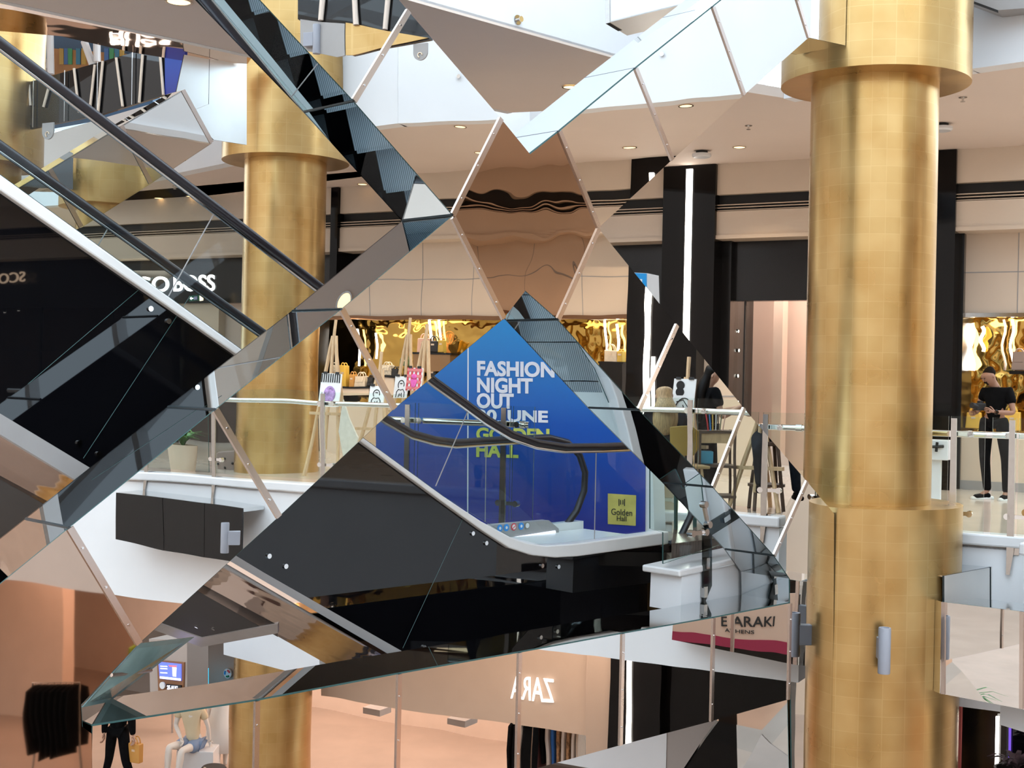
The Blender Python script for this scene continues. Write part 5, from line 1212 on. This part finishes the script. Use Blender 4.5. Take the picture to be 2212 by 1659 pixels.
MB().prism(V2(UR, [(-120, 232), (0, 195), (290, 113), (356, 120), (356, 205), (220, 247), (0, 292), (-120, 320)]), AWB * .05).build('mirror_panel', black_glass, ru)
MB().prism(V2(UR.shift(-.01), [(356, 120), (398, 126), (398, 192), (356, 205)]), AWB * .05).build('blue_panel', blue, ru)
for a, b2 in (((62, 178), (66, 228)), ((107, 182), (94, 231)), ((160, 148), (171, 243)), ((205, 140), (195, 230)), ((222, 132), (212, 242)), ((251, 125), (265, 230)), ((308, 118), (301, 222)), ((346, 120), (353, 205))):
    MB().tube([UR.shift(-.03).at(*a), UR.shift(-.03).at(*b2)], .022, 8).build('strut', cream, ru)
for x, a, b2 in ((12, 190, 285), (72, 172, 275), (140, 152, 262), (211, 134, 245), (286, 113, 226)):
    MB().tube([UR.shift(-.04).at(x, a), UR.shift(-.04).at(x - 1, b2)], .008, 6).build('joint', steel, ru)
MB().prism(V2(UR.shift(-.02), [(-60, 215), (60, 222), (60, 262), (-60, 292)]), AWB * .02).build('gold_panel', gold, ru)
tag_disc(vplane(103, 17.5, DB), 103, 284, 'round grey hanging tag with gold emblem behind the escalator handrail at the left', .95)
GB = vplane(460, 18.6, DP)
gbx = thing('mirror_box', 'pale mirrored box joining the left gold column, above its collar', 'panel', GB.at(460, 310))
MB().prism(V2(GB, [(398, 118), (452, 128), (450, 225), (398, 245), (372, 240)]), AWP * .02, 0, 1).build('mirror_panel', [satin_grey, edge_dark], gbx)
MB().prism(V2(GB, [(453, 128), (533, 137), (533, 313), (462, 302), (404, 244), (451, 225)]), AWP * .02, 0, 1).build('mirror_panel', [satin_grey, edge_dark], gbx)

# ================================================================ lower level
struct('wall_lower_fascia_white', bulk(E0.shift(.05), 1100, 1456, -1.7, -3.05, .3), white)
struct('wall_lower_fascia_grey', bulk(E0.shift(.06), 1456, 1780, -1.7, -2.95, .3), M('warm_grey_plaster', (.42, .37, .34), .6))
LB = B0.shift(-.2)
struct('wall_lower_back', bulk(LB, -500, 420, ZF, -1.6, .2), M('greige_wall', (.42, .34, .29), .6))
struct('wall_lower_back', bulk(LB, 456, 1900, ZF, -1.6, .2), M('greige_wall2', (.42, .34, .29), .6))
struct('wall_lower_dark_opening', bulk(LB.shift(.3), 418, 458, ZF, -1.6, .2), black_matt)
struct('wall_lower_soffit_drop', MB().prism(V2(E0.shift(-.02), [(483, 1330), (690, 1330), (690, 1469), (640, 1455), (483, 1414)]), AWB * .2), white)
LP = vplane(365, 17.0, DB)
tp = thing('advert_pillar', 'greige pillar with a wooden framed screen, in the opening at the lower left', 'pillar', LP.at(365, 1560))
MB().prism(V2(LP, [(322, 1380), (404, 1384), (404, 1600), (326, 1600)]), AWB * .4).build('pillar', M('greige_pillar', (.44, .36, .31), .5), tp)
tf = MB().prism(V2(LP.shift(-.02), [(339, 1426), (398, 1431), (396, 1500), (342, 1500)]), AWB * .02).build('frame', M('teak', (.28, .12, .05), .4, vary=.2), tp)
scr = MB().prism(V2(LP.shift(-.04), [(342, 1430), (390, 1435), (390, 1471), (345, 1466)]), AWB * .02).build('screen', M('screen_blue', (.05, .08, .4), .3, emit=(.10, .14, .62), estr=.9), tf)
swh = M('screen_white', (1, 1, 1), .4, emit=(.75, .75, 1), estr=.9); sre = M('screen_red', (.6, .1, .1), .4, emit=(.7, .12, .10), estr=.8)
LS = LP.shift(-.045)
MB().prism(V2(LS, [(345, 1461), (390, 1466), (390, 1470.5), (345, 1465.5)]), AWB * .004).build('caption_bar', swh, tf)
MB().prism(V2(LS, [(372, 1441), (381, 1442), (380, 1462), (373, 1461)]), AWB * .004).build('printed_cup', swh, tf); MB().prism(V2(LS, [(364, 1437), (382, 1438), (380, 1441), (366, 1440)]), AWB * .006).build('printed_fruit', sre, tf)
for y in (1438, 1443, 1452): MB().prism(V2(LS, [(346, y), (361, y + 1), (361, y + 3), (346, y + 2)]), AWB * .004).build('text_line', swh, tf)
bs = MB().prism(V2(LP.shift(-.04), [(359, 1478), (391, 1481), (390, 1493), (360, 1490)]), AWB * .02).build('date_panel', black_matt, tp)
lettering('lettering', '25.AUG', LS.at(361, 1480), LS.at(384, 1482), LS.at(361, 1489), swh, bs, bold=.03, depth=.004, out=-AWB)
MB().tube([LS.at(350, 1481), LS.at(350, 1481) + AWB * .02], .045, 20).build('round_badge', white_lacquer, tp)
cy = thing('screen', 'bright cyan lit screen in the dark opening at the lower left', 'screen', LB.shift(-.5).at(438, 1500))
MB().prism(V2(LB.shift(-.5), [(428, 1462), (447, 1444), (447, 1500), (428, 1500)]), AWB * .05).build('display', M('cyan_lit', (0, .5, .8), .4, emit=(.0, .55, .95), estr=1.0), cy)
lg2 = thing('round_sign', 'round sign with coloured swirl on the greige wall beside the lower gold column', 'sign', LB.shift(-.1).at(491, 1466))
c0 = LB.shift(-.06).at(491, 1455)
MB().tube([c0, c0 + AWB * .04], .095, 24).build('disc', white_lacquer, lg2)
for a0, mt_ in ((.3, sk_red), (2.4, sk_blue), (4.4, M('sign_green', (.02, .22, .08), .5))):
    MB().tube([c0 - AWB * .004 + DB * (.06 * math.cos(a0 + i * .3)) + Vector((0, 0, .06 * math.sin(a0 + i * .3))) for i in range(5)], .02, 6).build('swirl', mt_, lg2)
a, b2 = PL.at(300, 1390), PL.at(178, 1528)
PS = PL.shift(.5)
MB().prism([a, b2, PS.at(236, 1516), PS.at(420, 1376)], AWP * .012).build('lower_side_panel', teal_sky_reflection, lat)  # mirrored side; its skylight reflection is painted on as teal
MB().tube([PL.at(240, 1458), PS.at(326, 1448)], .012, 6).build('joint_strip', strip_metal, lat)
# right of the column, below the ring
RLW = E0.shift(1.2)
struct('wall_lower_red', bulk(RLW, 2040, 2092, ZF, -1.6, .2), M('coral_wall', (.55, .13, .12), .6))
struct('wall_lower_dark', bulk(RLW.shift(.05), 2092, 2330, ZF, -1.6, .2), black_glass)
lq = thing('light_strip', 'white light strip on the black shopfront at the lower right corner', 'light', RLW.at(2155, 1660))
MB().prism(V2(RLW.shift(-.03), [(2151, 1548), (2158, 1548), (2156, 1652), (2149, 1652)]), AWB * .03).build('diffuser', lightstrip, lq)
lr = thing('neon_strip', 'thin violet strip on the black shopfront at the lower right corner', 'light', RLW.at(2180, 1660))
MB().prism(V2(RLW.shift(-.03), [(2179, 1560), (2184, 1561), (2183, 1640), (2178, 1640)]), AWB * .03).build('diffuser', M('violet_lit', (.2, .1, .6), .5, emit=(.12, .06, .45), estr=.8), lr)
fl_p = RLW.shift(-.6).at(2195, 1650)
pot_plant(Vector((fl_p.x, fl_p.y, fl_p.z - .5)), .22, .45, 'dark flowering plant before the black shopfront at the lower right', black_matt, M('heather_leaf', (.12, .08, .10), .6, vary=.6, vscale=18), n=40, hh=.45)
# lower planters and benches mirrored in the underside of the escalator
pot_plant((-7.5, 9.5, ZF), .5, .7, 'large planter on the lower floor mirrored in the escalator underside', grey_trim, leafm, n=60, hh=1.2)
bn = thing('bench', 'brown bench on the lower floor mirrored in the escalator underside', 'bench', (-5.2, 8.2, ZF))
MB().box((-6.2, 8.0, ZF + .38), (2.2, 1.2, 0), (-.25, .45, 0), (0, 0, .08)).build('seat', dark_wood, bn)
for k in (.2, 1.8): MB().box((-6.2 + k, 8.0 + k * .55, ZF), (.12, .06, 0), (-.2, .36, 0), (0, 0, .38)).build('leg', dark_wood, bn)

# ---------------------------------------------------------------- things on the lower floor that the copper underside mirrors
WING = True
ns_ = (gb - ga).cross(AWP).normalized(); Rs = Matrix.Identity(3)
for i in range(3):
    for j in range(3): Rs[i][j] = (1.0 if i == j else 0.0) - 2 * ns_[i] * ns_[j]
MS = Matrix.Translation(ga) @ Rs.to_4x4() @ Matrix.Translation(-ga)
MIRM = MS
fz = MS @ Vector((0, 0, ZF)); fn = Rs @ Vector((0, 0, 1))
VF = Plane(fz + fn * .012, fn)
struct('floor_inlay', MB().prism(V2(VF, [(480, 1235), (560, 1240), (860, 1412), (700, 1440), (600, 1380), (420, 1275)]), fn * .004), M('pale_maple_floor', (.62, .46, .35), .4, vary=.15, vscale=2))
VF2 = Plane(fz + fn * .02, fn)
for k, p in enumerate(([(505, 1238), (575, 1262), (620, 1290), (608, 1296), (560, 1268), (538, 1285), (515, 1284), (540, 1262)], [(545, 1300), (572, 1302), (562, 1318), (528, 1330), (515, 1322)])):
    struct('floor_brown_inlay', MB().prism(V2(VF2, p), fn * .004), M('umber_inlay', (.07, .025, .02), .4))
c = VF.at(770, 1400)
WING = False
cw = MS @ c + Vector((.75, -.55, 0)); cw.z = ZF
bl_t = thing('display_table', 'blue lit display table on the lower floor, mirrored in the escalator underside', 'table', cw + Vector((0, 0, .02)))
MB().cbox(cw + Vector((0, 0, .72)), 1.0, .6, .06).build('lit_top', M('azure_lit', (.1, .3, .9), .4, emit=(.10, .32, 1.0), estr=1.1), bl_t)
for a in (-.45, .45):
    for b2 in (-.25, .25): MB().cbox(cw + Vector((a, b2, .36)), .06, .06, .70).build('leg', black_matt, bl_t)
for k, (x, y) in enumerate(((765, 1375), (795, 1395), (820, 1410))):
    q = MS @ VF.at(x, y) + Vector((1.1 + .45 * k, .35 - .25 * k, 0)); pot_plant((q.x, q.y, ZF + .02), .2, .4, ['leafy plant nearest the left behind the blue lit table, mirrored in the underside', 'middle leafy plant behind the blue lit table, mirrored in the underside', 'right leafy plant behind the blue lit table, mirrored in the underside'][k], grey_trim, leafm, n=30, hh=.7)
MIRM = keep
# ================================================================ light in the place
for (x, y, w) in ((1597, 318, .55), (1483, 280, .9), (2150, 240, .8), (1000, 365, .9)):
    p = Z5.at(x, y) - Vector((0, 0, .06)); spot('downlight_beam', p, WINGDL * w, angle=115)
